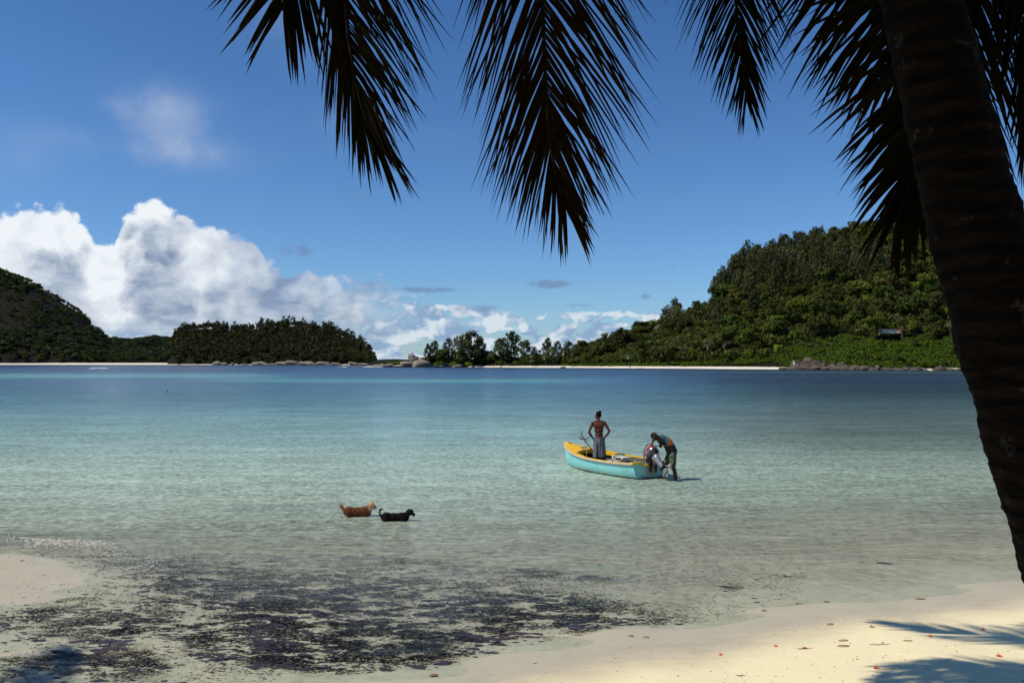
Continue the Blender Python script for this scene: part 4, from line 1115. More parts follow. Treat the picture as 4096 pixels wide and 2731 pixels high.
# local axes: x = aft, y = starboard, z = up along the leg; then tilted so that the leg swings aft
aft = -HEAD; star = Vector((HEAD.y, -HEAD.x, 0)); upv = Vector((0, 0, 1))
xa = aft * math.cos(TH) + upv * math.sin(TH); za = -aft * math.sin(TH) + upv * math.cos(TH); ya = za.cross(xa)
mot.matrix_world = Matrix(((xa.x, ya.x, za.x, mot.location.x), (xa.y, ya.y, za.y, mot.location.y), (xa.z, ya.z, za.z, mot.location.z), (0, 0, 0, 1)))
tag(mot, "black and silver outboard motor with red stripe, tilted up on the boat's stern", "outboard motor")


def cowl_sec(z, grow=0.0):
    t = (z - .20) / .34; L = (.27 - .10 * max(t, 0) ** 3) + grow; W = (.165 - .07 * max(t, 0) ** 2.5) + grow; xc = .17 - .02 * t
    return [(xc + L * (1 if math.cos(a) > 0 else 1.05) * math.copysign(abs(math.cos(a)) ** .8, math.cos(a)), W * math.copysign(abs(math.sin(a)) ** .75, math.sin(a)), z + .05 * math.cos(a) * t) for a in np.linspace(0, 2 * math.pi, 29)[:-1]]


def ringloft(zs, grow=0.0, close=True, sc_=None):
    V = []; Fs = []
    for i, z in enumerate(zs):
        r_ = cowl_sec(z, grow)
        if sc_: r_ = [(.17 + (a - .17) * sc_[i], b * sc_[i], c_) for a, b, c_ in r_]
        V += r_
    for i in range(len(zs) - 1):
        for k in range(28): a = i * 28 + k; b = i * 28 + (k + 1) % 28; Fs.append((a, b, b + 28, a + 28))
    if close: Fs.append(tuple(range(27, -1, -1))); Fs.append(tuple((len(zs) - 1) * 28 + k for k in range(28)))
    return V, Fs


mb = MB(); V, Fs = ringloft([.16, .20, .27, .34, .41, .47, .51, .535], 0, True, [.93, 1, 1.02, 1, .98, .94, .84, .6]); mb.addm(V, Fs); cw = mb.build("cowling", m_cowl, mot)
for z0, z1, mt, nm, gr in ((.335, .37, m_red, "red_stripe", .006), (.275, .30, m_silver, "silver_band", .009), (.405, .44, m_gold, "gold_decal", .004)):
    V, Fs = ringloft([z0, z1], gr, False)
    if nm == "red_stripe": Fs = [f for i, f in enumerate(Fs) if i % 28 not in (12, 13, 14, 15)]
    if nm == "gold_decal": Fs = [f for i, f in enumerate(Fs) if i % 28 in (0, 1, 2, 3, 4, 5, 22, 23, 24, 25, 26, 27)]
    mb = MB(); mb.addm(V, Fs); mb.build(nm, mt, cw)
# short white marks on the red stripe (both sides), too small to read in the picture
mb = MB(); r1 = cowl_sec(.36, .011)
for side in (7, 21):
    for k in range(7):
        q = Vector(r1[side]); mb.box((q.x - .02 + k * .020, q.y, .352 + .012 * (k % 2) + k * .002), (.011, .004, .022))
mb.build("lettering", m_decw, cw, False)
mb = MB(); q = Vector(cowl_sec(.26, .008)[7]); mb.box((q.x - .1, q.y, .25), (.06, .005, .03)); mb.box((q.x - .1, -q.y, .25), (.06, .005, .03)); mb.build("badge", m_decw, cw, False)
mb = MB(); V, Fs = ringloft([.06, .11, .16], -.01, True, [.62, .82, .92]); mb.addm(V, Fs); mb.build("lower_pan", m_black, mot)
# silver midsection: a tapered blade
def blade(secs):
    V = []; Fs = []
    for x0, z0, lx, wy in secs:
        for a in np.linspace(0, 2 * math.pi, 17)[:-1]: V.append((x0 + lx * math.cos(a), wy * math.copysign(abs(math.sin(a)) ** .8, math.sin(a)), z0))
    for i in range(len(secs) - 1):
        for k in range(16): a = i * 16 + k; b = i * 16 + (k + 1) % 16; Fs.append((a, b, b + 16, a + 16))
    Fs.append(tuple(range(15, -1, -1))); Fs.append(tuple((len(secs) - 1) * 16 + k for k in range(16))); return V, Fs
mb = MB(); V, Fs = blade([(.24, .10, .15, .12), (.25, .02, .13, .10), (.25, -.12, .095, .07), (.25, -.26, .075, .05), (.25, -.34, .085, .045)]); mb.addm(V, Fs); mb.build("midsection", m_silver, mot)
mb = MB(); V, Fs = blade([(.26, -.335, .12, .07), (.27, -.36, .12, .07)]); mb.addm(V, Fs); mb.box((.33, 0, -.372), (.34, .17, .012), bev=.004); mb.build("anti_ventilation_plate", m_black, mot)
mb = MB(); V, Fs = blade([(.27, -.37, .10, .04), (.26, -.44, .10, .045), (.26, -.47, .11, .04)]); mb.addm(V, Fs)
mb.ell((.25, 0, -.50), (.20, .055, .055), 16, 10); V, Fs = blade([(.24, -.54, .09, .012), (.22, -.60, .06, .008), (.20, -.66, .03, .006)]); mb.addm(V, Fs); mb.build("gearcase", m_silver, mot)
pr = MB(); pr.tube([(.42, 0, -.50), (.52, 0, -.50), (.54, 0, -.50)], [.04, .036, .01], 12); hub = pr.build("propeller", m_prop, mot)
for k in range(3):
    a = R(120 * k + 20); e = Vector((0, math.cos(a), math.sin(a))); f_ = Vector((0, -math.sin(a), math.cos(a))); c_ = Vector((.47, 0, -.50)); V = []
    for (r0, w0) in ((.03, .025), (.075, .055), (.115, .05), (.13, .02)):
        V += [c_ + e * r0 + f_ * w0 + Vector((.02, 0, 0)), c_ + e * r0 - f_ * w0 - Vector((.02, 0, 0)), c_ + e * r0 - f_ * w0 - Vector((.014, 0, 0)), c_ + e * r0 + f_ * w0 + Vector((.026, 0, 0))]
    Fs = [(i * 4 + q, i * 4 + (q + 1) % 4, i * 4 + 4 + (q + 1) % 4, i * 4 + 4 + q) for i in range(3) for q in range(4)] + [(0, 1, 2, 3), (12, 15, 14, 13)]
    mb = MB(); mb.addm(V, Fs); mb.build("blade", m_prop, hub)
# clamp bracket stays upright on the transom, in motor space (rotated back)
Rb = Matrix.Rotation(TH, 3, 'Y')
mb = MB()
for y_ in (-.10, .10):
    mb.box(Rb @ Vector((.01, y_, -.06)), (.05, .03, .30), rot=Rb); mb.box(Rb @ Vector((-.07, y_, .02)), (.16, .03, .05), rot=Rb)
    mb.tube([Rb @ Vector((-.16, y_, -.08)), Rb @ Vector((-.06, y_, -.08))], .013, 8)
mb.tube([(0.02, -.14, .02), (0.02, .14, .02)], .025, 10); mb.build("clamp_bracket", m_black, mot, False)
mb = MB(); mb.box((.08, 0, -.02), (.14, .12, .16), bev=.02); mb.box((.10, .02, .05), (.20, .16, .08), bev=.02); mb.build("swivel_housing", m_steel, mot, False)
mb = MB(); mb.tube([(-.05, -.02, .10), (-.20, -.03, .09), (-.40, -.03, .05)], [.022, .020, .022], 10); th_ = mb.build("tiller", m_black, mot)
mb = MB(); mb.tube([(-.40, -.03, .05), (-.56, -.03, .015)], [.027, .024], 12); mb.build("grip", m_black, th_)
mb = MB(); mb.tube(catmull([(-.02, .06, .12), (-.10, .12, .02), (.02, .14, -.10), (.1, .1, -.02)], 16), .009, 6); mb.tube(catmull([(0, -.08, .12), (-.13, -.12, .0), (-.02, -.13, -.12), (.08, -.09, -.03)], 16), .008, 6); mb.build("hose", m_black, mot)

# ------------------------------------------------------------------ people
m_skin = simple("brown_skin", (.115, .038, .019), .5, .25, var=.22, scale=7)
m_skin2 = simple("dark_brown_skin", (.065, .023, .013), .5, .25, var=.22, scale=7)
m_hair = simple("black_hair", (.004, .0035, .0035), .8, .08, var=.2, scale=30, bump=.5)
m_greysh, g = newmat("grey_shorts_cloth"); o_ = g.obj(); n = g.noise(g.map(o_, (16, 16, .8)), 1.5, 3, .5)
g.out(g.bsdf(g.mix(g.step(n, .35, .65), (.115, .13, .155), (.165, .18, .205)), .85, .15, normal=g.bump(n, .8, .03)))


def hand(mb, wrist, fdir, pdir, side, curl=.5, s=1.0):
    """palm, four unequal bent fingers and a thumb leaving the side of the palm"""
    wrist = Vector(wrist); f = Vector(fdir).normalized(); pn = Vector(pdir); pn = (pn - f * pn.dot(f)).normalized(); ac = f.cross(pn) * side
    palm = wrist + f * .085 * s
    for o_ in (-.026, -.009, .009, .026): mb.cap(wrist + ac * o_ * .7 * s, .015 * s, palm + ac * o_ * s, .0125 * s)
    for i, (o_, L) in enumerate(((.029, .068), (.010, .076), (-.009, .070), (-.027, .055))):
        p0 = palm + ac * o_ * s; d1 = (f + pn * curl * .5 + ac * o_ * 4).normalized(); p1 = p0 + d1 * L * .5 * s; d2 = (f + pn * curl * 1.3 + ac * o_ * 4).normalized(); p2 = p1 + d2 * L * .32 * s; d3 = (f + pn * curl * 2.2).normalized(); p3 = p2 + d3 * L * .26 * s
        mb.cap(p0, .0095 * s, p1, .0085 * s); mb.cap(p1, .0085 * s, p2, .0078 * s); mb.cap(p2, .0078 * s, p3, .0068 * s)
    t0 = wrist + f * .03 * s + ac * .026 * s; t1 = t0 + (f * .6 + ac * .8 + pn * .25).normalized() * .038 * s; t2 = t1 + (f * .9 + ac * .35 + pn * .4).normalized() * .032 * s
    mb.cap(t0, .014 * s, t1, .0105 * s); mb.cap(t1, .0105 * s, t2, .0085 * s)


def headshape(mb, c, look, up=(0, 0, 1), s=1.0):
    """skull, face, nose, lips, brow, ears"""
    c = Vector(c); f = Vector(look).normalized(); u = Vector(up); u = (u - f * u.dot(f)).normalized(); r_ = u.cross(f) * -1
    M = Matrix((f, r_, u)).transposed()
    def q(a, b, c_): return c + (M @ Vector((a, b, c_))) * s
    mb.ell(q(-.012, 0, .028), (.098 * s, .076 * s, .088 * s), 16, 12, rot=M)
    mb.ell(q(.028, 0, -.035), (.060 * s, .058 * s, .078 * s), 14, 10, rot=M)
    mb.ell(q(.062, 0, -.092), (.024 * s, .026 * s, .020 * s), 10, 8, rot=M)             # chin
    mb.cap(q(.080, 0, .012), .010 * s, q(.104, 0, -.028), .0135 * s)                        # nose
    mb.ell(q(.096, .011, -.032), (.009 * s,) * 3, 8, 6); mb.ell(q(.096, -.011, -.032), (.009 * s,) * 3, 8, 6)
    mb.ell(q(.083, 0, -.056), (.012 * s, .024 * s, .007 * s), 10, 6, rot=M); mb.ell(q(.081, 0, -.068), (.012 * s, .021 * s, .008 * s), 10, 6, rot=M)
    mb.cap(q(.078, .034, .024), .010 * s, q(.084, .006, .020), .009 * s); mb.cap(q(.078, -.034, .024), .010 * s, q(.084, -.006, .020), .009 * s)
    for sg in (-1, 1):
        mb.ell(q(.072, sg * .030, .004), (.012 * s, .014 * s, .009 * s), 8, 6, rot=M); mb.ell(q(.052, sg * .048, -.02), (.022 * s, .018 * s, .024 * s), 10, 8, rot=M)
        mb.ell(q(-.008, sg * .080, -.006), (.018 * s, .008 * s, .032 * s), 10, 8, rot=M)
    return q, M


# standing man: back to the camera, hands on hips, looking down to the left
mx_ = B2W(2.52, -.02, .045)
man = empty("person", mx_, 0); tag(man, "bare-backed person in grey shorts standing in the boat, hands on hips", "person")
mb = MB()
# torso (x right, y away from camera, z up)
mb.ell((.02, 0, .93), (.150, .105, .11), 16, 10); mb.ell((.015, .0, 1.05), (.128, .088, .13), 16, 10)
mb.ell((.01, .0, 1.19), (.148, .096, .14), 16, 10); mb.ell((.0, .0, 1.33), (.172, .104, .13), 16, 10)
mb.ell((-.085, -.045, 1.33), (.075, .055, .11), 12, 9, rot=Matrix.Rotation(R(12), 3, 'Y')); mb.ell((.095, -.045, 1.33), (.075, .055, .11), 12, 9, rot=Matrix.Rotation(R(-12), 3, 'Y'))
mb.cap((-.15, 0, 1.425), .055, (.0, 0, 1.475), .06); mb.cap((.155, 0, 1.425), .055, (.0, 0, 1.475), .06)
mb.cap((.0, 0, 1.46), .062, (-.012, .012, 1.57), .052)
q, M = headshape(mb, (-.02, .02, 1.655), (-.86, .42, -.25))
for sg, el_, wr in ((-1, (-.315, -.06, 1.135), (-.185, -.02, .935)), (1, (.345, -.06, 1.165), (.195, -.02, .95))):
    sh = Vector((sg * .198 + .003, 0, 1.405)); e = Vector(el_); w_ = Vector(wr); mid = sh.lerp(e, .45)
    mb.ell(sh, (.062, .060, .068), 12, 9); mb.cap(sh, .054, mid, .050); mb.cap(mid, .050, e, .036); f_ = e.lerp(w_, .35); mb.cap(e, .037, f_, .041); mb.cap(f_, .041, w_, .026)
    hand(mb, w_, (-sg * .35, -.10 if sg < 0 else .25, -.93) if sg < 0 else (-.35, .55, -.75), (-sg, 0, 0), -sg, .55)
for sg in (-1, 1):
    hp = Vector((.02 + sg * .085, 0, .88)); kn = Vector((.02 + sg * .11, .015, .47)); ak = Vector((.02 + sg * .125, -.02, .08)); cf = kn.lerp(ak, .3) + Vector((0, -.02, 0))
    mb.cap(hp, .088, kn, .056); mb.cap(kn, .055, cf, .056); mb.cap(cf, .056, ak, .034)
    mb.cap(ak + Vector((0, -.02, -.045)), .032, ak + Vector((sg * .03, .10, -.052)), .028); mb.ell(ak + Vector((sg * .045, .15, -.058)), (.045, .05, .02), 10, 8)
    for t_ in range(5): mb.cap(ak + Vector((sg * .045 + (t_ - 2) * .016, .17, -.062)), .010, ak + Vector((sg * .05 + (t_ - 2) * .018, .205 - abs(t_ - 1) * .007, -.066)), .008)
fuse(mb, "body", m_skin, man, .0065, 3)
# shorts: waist to just above the knee, loose with folds
def shorts(name, mat, parent, secs, folds=7, depth=.012):
    V = []; Fs = []; n = 40
    for (cx_, cy_, cz_, rx, ry, fa) in secs:
        for k in range(n):
            a = 2 * math.pi * k / n; f_ = 1 + fa * math.sin(a * folds + cx_ * 9) * .5 + fa * .5 * math.sin(a * (folds - 3) + 1.2)
            V.append((cx_ + rx * f_ * math.cos(a), cy_ + ry * f_ * math.sin(a), cz_))
    for i in range(len(secs) - 1):
        for k in range(n): a = i * n + k; b = i * n + (k + 1) % n; Fs.append((a, b, b + n, a + n))
    return V, Fs
mb = MB(); V, Fs = shorts("", None, None, [(.02, 0, .955, .160, .113, 0), (.02, 0, .93, .163, .118, .02), (.02, -.005, .86, .178, .130, .03), (.02, -.005, .78, .188, .128, .05), (.02, 0, .68, .190, .112, .06), (.02, 0, .55, .190, .104, .08), (.02, 0, .36, .194, .104, .10)]); mb.addm(V, Fs)
for sg in (-1, 1):
    c_ = .02; V, Fs = shorts("", None, None, [(c_ + sg * .086, -.003, .82, .100, .122, .02), (c_ + sg * .090, 0, .70, .104, .118, .05), (c_ + sg * .092, 0, .55, .108, .118, .08), (c_ + sg * .096, 0, .42, .112, .118, .09), (c_ + sg * .098, 0, .33, .114, .118, .10)], 6)
    mb.addm(V, Fs)
mb.build("shorts", m_greysh, man)
mb = MB(); mb.tube([(.02 + .163 * math.cos(a), .117 * math.sin(a), .955) for a in np.linspace(0, 2 * math.pi, 33)], .012, 6, cap=False); mb.build("waistband", m_greysh, man)
# hair: cap over the skull with a bun, and the white band
mb = MB(); mb.ell(q(-.022, 0, .040), (.104, .085, .088), 16, 12, rot=M); mb.ell(q(-.050, 0, -.005), (.070, .072, .075), 14, 10, rot=M); mb.ell(q(-.105, 0, .085), (.042, .042, .046), 12, 9, rot=M)
for i in range(9):
    a = i * .7; p_ = q(-.105, 0, .085) + Vector((.03 * math.cos(a), .03 * math.sin(a), .03)); mb.cap(p_, .012, p_ + Vector((.02 * math.cos(a), .02 * math.sin(a), .022)), .006)
fuse(mb, "hair", m_hair, man, .008, 2)
mb = MB(); mb.tube([q(.030 + .022 * math.cos(a), .092 * math.cos(a) * 0 + .0865 * math.sin(a), .048 + .092 * math.cos(a)) for a in np.linspace(-1.75, 1.75, 22)], .009, 6); mb.build("headband", m_decw, man)

# bending man with his hand on the motor
bx_ = Vector((4.76, 23.97, 0)); fl_ = gz(bx_.x, bx_.y)
man2 = empty("person", (bx_.x, bx_.y, fl_), 0); man2.scale = (1.0, 1.0, .97); tag(man2, "person in teal, orange and black vest bending over the outboard motor, legs in the water", "person")
OZ = -fl_
def q3(a, y_, z_): return Vector((a, y_, z_ + OZ))
mb = MB()
pel = q3(-.12, .06, .84)
mb.ell(pel, (.13, .145, .13), 14, 10, rot=Matrix.Rotation(R(-30), 3, 'Y'))
sp_ = [pel, q3(-.175, .07, 1.0), q3(-.27, .08, 1.14), q3(-.41, .08, 1.225)]
for a, b, r0, r1 in zip(sp_, sp_[1:], (.125, .118, .125), (.118, .13, .12)): mb.cap(a, r0, b, r1)
mb.ell(q3(-.42, .08, 1.20), (.12, .185, .10), 14, 10, rot=Matrix.Rotation(R(-40), 3, 'Y'))
mb.cap(q3(-.48, .07, 1.24), .055, q3(-.56, .05, 1.27), .05)
qh, Mh = headshape(mb, q3(-.625, .04, 1.30), (-.55, -.15, -.82), (-.8, 0, .5))
for (s0, e, w_, fd) in (((-.47, -.10, 1.24), (-.655, -.16, 1.385), (-.70, -.10, 1.135), (-.65, 0, -.6)), ((-.44, .24, 1.20), (-.40, .22, .98), (-.47, .06, 1.02), (-.9, -.3, 0))):
    s0 = q3(*s0); e = q3(*e); w_ = q3(*w_); mid = s0.lerp(e, .45); mb.ell(s0, (.06, .06, .06), 12, 8); mb.cap(s0, .052, mid, .048); mb.cap(mid, .048, e, .038); f_ = e.lerp(w_, .3); mb.cap(e, .038, f_, .042); mb.cap(f_, .042, w_, .027)
    hand(mb, w_, fd, (0, 0, -1), 1, .35)
for hp, kn, ak in (((-.11, -.02, .80), (-.10, -.05, .42), (-.01, -.02, -.02 - OZ * .0)), ((-.14, .16, .80), (-.30, .18, .44), (-.22, .24, .0))):
    hp = q3(*hp); kn = q3(*kn); ak = q3(ak[0], ak[1], .08 - OZ); cf = kn.lerp(ak, .3) + Vector((.02, 0, 0))
    mb.cap(hp, .098, kn, .062); mb.cap(kn, .058, cf, .060); mb.cap(cf, .060, ak, .037)
    mb.cap(ak + Vector((.02, 0, -.045)), .033, ak + Vector((-.11, -.02, -.052)), .028); mb.ell(ak + Vector((-.15, -.02, -.058)), (.06, .045, .02), 10, 8)
fuse(mb, "body", m_skin2, man2, .0075, 3)
mb = MB(); mb.ell(qh(-.016, 0, .034), (.101, .080, .090), 16, 12, rot=Mh); mb.ell(qh(-.045, 0, -.01), (.066, .068, .07), 14, 10, rot=Mh); fuse(mb, "hair", m_hair, man2, .009, 2)
m_vest, g = newmat("teal_orange_black_vest"); o_ = g.obj(); x_, y_, z_ = g.sep(o_)
zz = g.sub(z_, OZ)
# along the back: teal towards the shoulders, orange across the loins, black on the flank and hem
inz = g.mul(g.step(zz, 1.06, 1.07), g.step(g.add(zz, g.mul(x_, 1.44)), .644, .66))
orang = g.mul(g.step(x_, -.25, -.24), g.step(zz, 1.29, 1.28))
colr = g.mix(orang, (.022, .12, .15), (.42, .10, .015))
trim = g.mul(g.mul(g.step(zz, 1.035, 1.04), g.step(zz, 1.065, 1.06)), g.step(x_, -.22, -.23))
base = g.mix(inz, g.mix(trim, (.010, .009, .011), (.40, .10, .02)), colr)
g.out(g.bsdf(base, .6, .3, normal=g.bump(g.noise(o_, 14, 4, .6), .4, .02)))
mb = MB()
for a, b, r0, r1 in zip(sp_, sp_[1:], (.160, .158, .155), (.158, .155, .135)): mb.cap(a, r0, b, r1)
mb.ell(q3(-.42, .08, 1.20), (.13, .18, .118), 14, 10, rot=Matrix.Rotation(R(-40), 3, 'Y')); mb.ell(q3(-.10, .06, .86), (.150, .165, .11), 14, 10, rot=Matrix.Rotation(R(-35), 3, 'Y'))
mb.cap(q3(-.30, -.05, 1.02), .07, q3(-.22, -.06, .84), .05)
fuse(mb, "vest", m_vest, man2, .009, 3)
m_flor, g = newmat("green_white_floral_cloth"); o_ = g.obj(); n = g.noise(o_, 22, 4, .65, .8); n2 = g.noise(g.map(o_, (1, 1, 1), (3, 1, 2)), 26, 4, .65, .6)
c = g.mix(g.step(n, .52, .58), (.012, .012, .013), (.30, .31, .30)); c = g.mix(g.step(n2, .56, .60), c, (.06, .24, .02)); g.out(g.bsdf(c, .8, .2, normal=g.bump(n, .4, .02)))
mb = MB(); mb.ell(q3(-.11, .06, .82), (.148, .160, .13), 14, 10, rot=Matrix.Rotation(R(-30), 3, 'Y'))
mb.cap(q3(-.115, -.02, .76), .118, q3(-.11, -.045, .48), .098); mb.cap(q3(-.15, .15, .76), .112, q3(-.27, .18, .50), .09); fuse(mb, "shorts", m_flor, man2, .009, 3)
mb = MB(); mb.cap(q3(-.055, -.035, .235), .054, q3(-.03, -.025, .12), .046); fuse(mb, "ankle_wrap", m_black, man2, .008, 2)

# ------------------------------------------------------------------ dogs
m_fur, g = newmat("brown_fur"); o_ = g.obj(); x_, y_, z_ = g.sep(o_); n = g.noise(g.map(o_, (1, 1, .4)), 34, 5, .75)
c = g.mix(g.step(n, .38, .62), (.085, .028, .012), (.24, .10, .045)); c = g.mix(g.mul(g.step(g.add(x_, g.mul(z_, .8)), .30, .46), 1.0), c, (.62, .40, .23))
c = g.mix(g.step(x_, -.27, -.37), c, (.40, .19, .08)); c = g.mix(g.mul(g.step(x_, .405, .43), .9), c, (.03, .02, .015))
c = g.mix(g.mul(g.step(z_, .06, .0), .45), c, (.04, .02, .012)); g.out(g.bsdf(c, .8, .2))
m_furb, g = newmat("black_fur"); o_ = g.obj(); x_, y_, z_ = g.sep(o_)
c = g.mix(g.step(g.noise(o_, 24, 4, .6), .35, .7), (.003, .003, .0035), (.012, .009, .008)); c = g.mix(g.mul(g.step(x_, -.285, -.30), g.step(z_, .065, .045)), c, (.60, .50, .42)); g.out(g.bsdf(c, .75, .12))


def dog(loc, label, mat, ht, tailpts, headc, nose, rough, seed, wl):
    r_ = empty("dog", loc, R(3)); tag(r_, label, "dog", "dogs wading in the shallows")
    mb = MB(); fl = gz(loc[0], loc[1]) + .006 - loc[2]
    bz = ht - .075
    mb.ell((-.20, 0, bz - .005), (.125, .095, .105), 14, 10); mb.ell((-.04, 0, bz - .015), (.19, .088, .098), 14, 10); mb.ell((.13, 0, bz - .02), (.14, .095, .115), 14, 10); mb.ell((.20, 0, bz - .0), (.085, .08, .10), 12, 9)
    hc = Vector(headc); mb.cap((.20, 0, bz + .015), .072, hc - Vector((.03, 0, .02)), .055)
    nz = Vector(nose); mb.ell(hc, (.080, .070, .068), 14, 10); mb.cap(hc + Vector((.03, 0, -.01)), .042, nz, .026); mb.ell(nz + Vector((.02, 0, .006)), (.013, .014, .011), 8, 6)
    for sg in (-1, 1):
        mb.cap(hc + Vector((-.015, sg * .052, .022)), .020, hc + Vector((-.02, sg * .072, -.055)), .017)            # drop ears
        mb.ell(hc + Vector((.045, sg * .034, .012)), (.010, .010, .010), 8, 6)
        # hind leg: thigh, knee forward, hock back, upright shank, paw
        mb.cap((-.22, sg * .055, bz - .03), .060, (-.165, sg * .062, bz - .15), .036); mb.cap((-.165, sg * .062, bz - .15), .032, (-.27, sg * .06, fl + .085), .020); mb.cap((-.27, sg * .06, fl + .085), .018, (-.255, sg * .06, fl + .02), .017); mb.ell((-.235, sg * .06, fl + .014), (.032, .02, .015), 8, 6)
        k = .03 * sg
        mb.cap((.17, sg * .055, bz - .03), .046, (.15 + k, sg * .055, bz - .15), .026); mb.cap((.15 + k, sg * .055, bz - .15), .024, (.175 + k, sg * .055, fl + .05), .017); mb.cap((.175 + k, sg * .055, fl + .05), .017, (.18 + k, sg * .055, fl + .02), .017); mb.ell((.195 + k, sg * .055, fl + .014), (.03, .02, .015), 8, 6)
    tp = catmull([Vector(t_) for t_ in tailpts], 9)
    for i in range(8): mb.cap(tp[i], (.036 - .0014 * i) if mat is m_fur else (.021 - .0008 * i), tp[i + 1], (.036 - .0014 * (i + 1)) if mat is m_fur else (.021 - .0008 * (i + 1)))
    body = fuse(mb, "body", mat, r_, .0075, 3, lambda co: (mnoise.noise(co * 34) * .012 + mnoise.noise(co * 75) * .008) * rough)
    # wet tufts of coat
    rg = random.Random(seed); mesh = body.data; tb = MB(); polys = mesh.polygons
    for i in range(1700 if mat is m_fur else 800):
        f = polys[rg.randrange(len(polys))]; c_ = f.center.copy()
        if c_.z < -.02: continue
        n = f.normal.copy(); d_ = (n * .55 + Vector((-.25, 0, -.75)) + Vector((rg.uniform(-.3, .3), rg.uniform(-.3, .3), rg.uniform(-.2, .2)))).normalized(); L = rg.uniform(.022, .055) * rough
        s_ = d_.cross(n); 
        if s_.length < 1e-3: continue
        s_.normalize(); w_ = rg.uniform(.004, .009); b = c_ - n * .003
        tb.addm([b + s_ * w_, b - s_ * w_, b + n * w_ * 1.4, b + d_ * L], [(0, 1, 3), (1, 2, 3), (2, 0, 3)])
    t_o = tb.build("coat_tufts", mat, r_, False); t_o['kind'] = 'stuff'
    mb = MB(); mb.ell(nz + Vector((.027, 0, .008)), (.011, .013, .010), 8, 6); mb.build("nose", m_black, r_)
    return r_


dog((-3.41, 18.4, -.012), "shaggy light brown dog wading behind the black one, tail up", m_fur, .20, [(-.28, 0, .11), (-.33, 0, .17), (-.37, 0, .22), (-.39, 0, .255)], (.285, -.01, .245), (.375, -.015, .205), 1.0, 1, 0)
dog((-2.5, 17.85, -.012), "black dog with curled tail wading ahead of the brown one", m_furb, .17, [(-.29, 0, .08), (-.335, 0, .15), (-.345, 0, .225), (-.315, 0, .275), (-.29, 0, .262)], (.30, 0, .195), (.385, 0, .135), .75, 2, 0)

# ------------------------------------------------------------------ litter on the sand
m_petal = simple("orange_petal", (.75, .13, .012), .55, .3, var=.25, scale=30)
m_leafy = simple("yellowed_leaf", (.42, .26, .04), .55, .3, var=.4, scale=20, c2=(.20, .20, .03))
m_leafb = simple("dry_brown_leaf", (.30, .15, .06), .7, .2, var=.4, scale=20)
m_twig = simple("dead_twig", (.10, .06, .035), .85, .2, var=.4, scale=30)


def on_sand(px, py):
    lo, hi = 3.0, 30.0
    for _ in range(50):
        m_ = (lo + hi) / 2; v = P(px, py, m_)
        if v.z > gz(v.x, v.y): lo = m_
        else: hi = m_
    return P(px, py, lo)


def flower(px, py, label, s=1.0, red=False):
    s *= .8
    v = on_sand(px, py); e = empty("fallen_flower", v, random.uniform(0, 6)); tag(e, label, "flower", "orange flowers fallen on the sand")
    for k in range(5):
        a = k * 1.257; c_, s_ = math.cos(a), math.sin(a); mb = MB(); V = []
        for r_, w_, z_ in ((.003, .003, .006), (.014, .011, .012), (.026, .012, .010), (.034, .003, .004)):
            V += [(r_ * s * c_ - w_ * s * s_, r_ * s * s_ + w_ * s * c_, z_ * s), (r_ * s * c_, r_ * s * s_, (z_ + .003) * s), (r_ * s * c_ + w_ * s * s_, r_ * s * s_ - w_ * s * c_, z_ * s)]
        mb.addm(V, [(i * 3 + q, i * 3 + q + 1, i * 3 + q + 4, i * 3 + q + 3) for i in range(3) for q in range(2)]); mb.build("petal", m_petal, e)
    mb = MB(); mb.tube([(0, 0, 0), (.004, .002, .02 * s), (.012, .004, .038 * s)], [.005 * s, .004 * s, .003 * s], 6); mb.build("flower_tube", m_petal, e)


def leaf(px, py, L, W, label, mat, stem=True, rz=None):
    v = on_sand(px, py); e = empty("fallen_leaf", v, random.uniform(-.6, .6) if rz is None else rz); tag(e, label, "leaf", "leaves lying on the sand"); V = []; n = 7
    for i in range(n):
        t = i / (n - 1); w_ = W * math.sin(math.pi * (.04 + .92 * t)) ** .8; x_ = (t - .5) * L; z_ = .004 + .006 * math.sin(t * 3.1) * (1 + .3 * math.sin(px)); V += [(x_, -w_, z_ + .008), (x_, 0, z_), (x_, w_, z_ + .009)]
    mb = MB(); mb.addm(V, [(i * 3 + q, i * 3 + q + 1, i * 3 + q + 4, i * 3 + q + 3) for i in range(n - 1) for q in range(2)]); mb.build("blade", mat, e)
    if stem: mb = MB(); mb.tube([(L * .5, 0, .01), (L * .62, .01, .03), (L * .66, .01, .05)], .0018, 5); mb.build("stem", m_twig, e)


flower(2875, 2607, "orange flower fallen on open sand, leftmost of the fallen flowers"); flower(3093, 2573, "small orange flower on the sand left of the forked twig")
flower(3208, 2582, "orange flower lying against a twig near the middle of the dry sand", 1.1); flower(3490, 2660, "orange flower beside a dark twig just above the big trunk shadow", 1.2)
flower(3706, 2535, "red-orange flower at the edge of the lower frond shadow", 1.2); flower(3916, 2508, "red-orange flower lying inside the frond shadows", 1.1); flower(3978, 2613, "orange flower on the bright sand below the frond shadows", 1.3)
leaf(3476, 2499, .07, .022, "green-yellow oval leaf left of the upper frond shadow tip", m_leafy, False, .6); leaf(3361, 2553, .12, .014, "slender yellow leaf above the brown curled leaf", m_leafy, False, .15)
leaf(3361, 2575, .13, .016, "curled golden-brown leaf with upright stalk on the dry sand", m_leafb, True, 0.0); leaf(3668, 2389, .14, .02, "golden leaf with long stalk at the water's edge", m_leafb, True, 0.0)
leaf(3310, 2489, .09, .014, "pale brown leaf on the damp sand left of the green-yellow leaf", m_leafb, False); leaf(3297, 2400, .09, .014, "dark gold leaf lying in the wet edge of the lagoon", m_leafb, False)
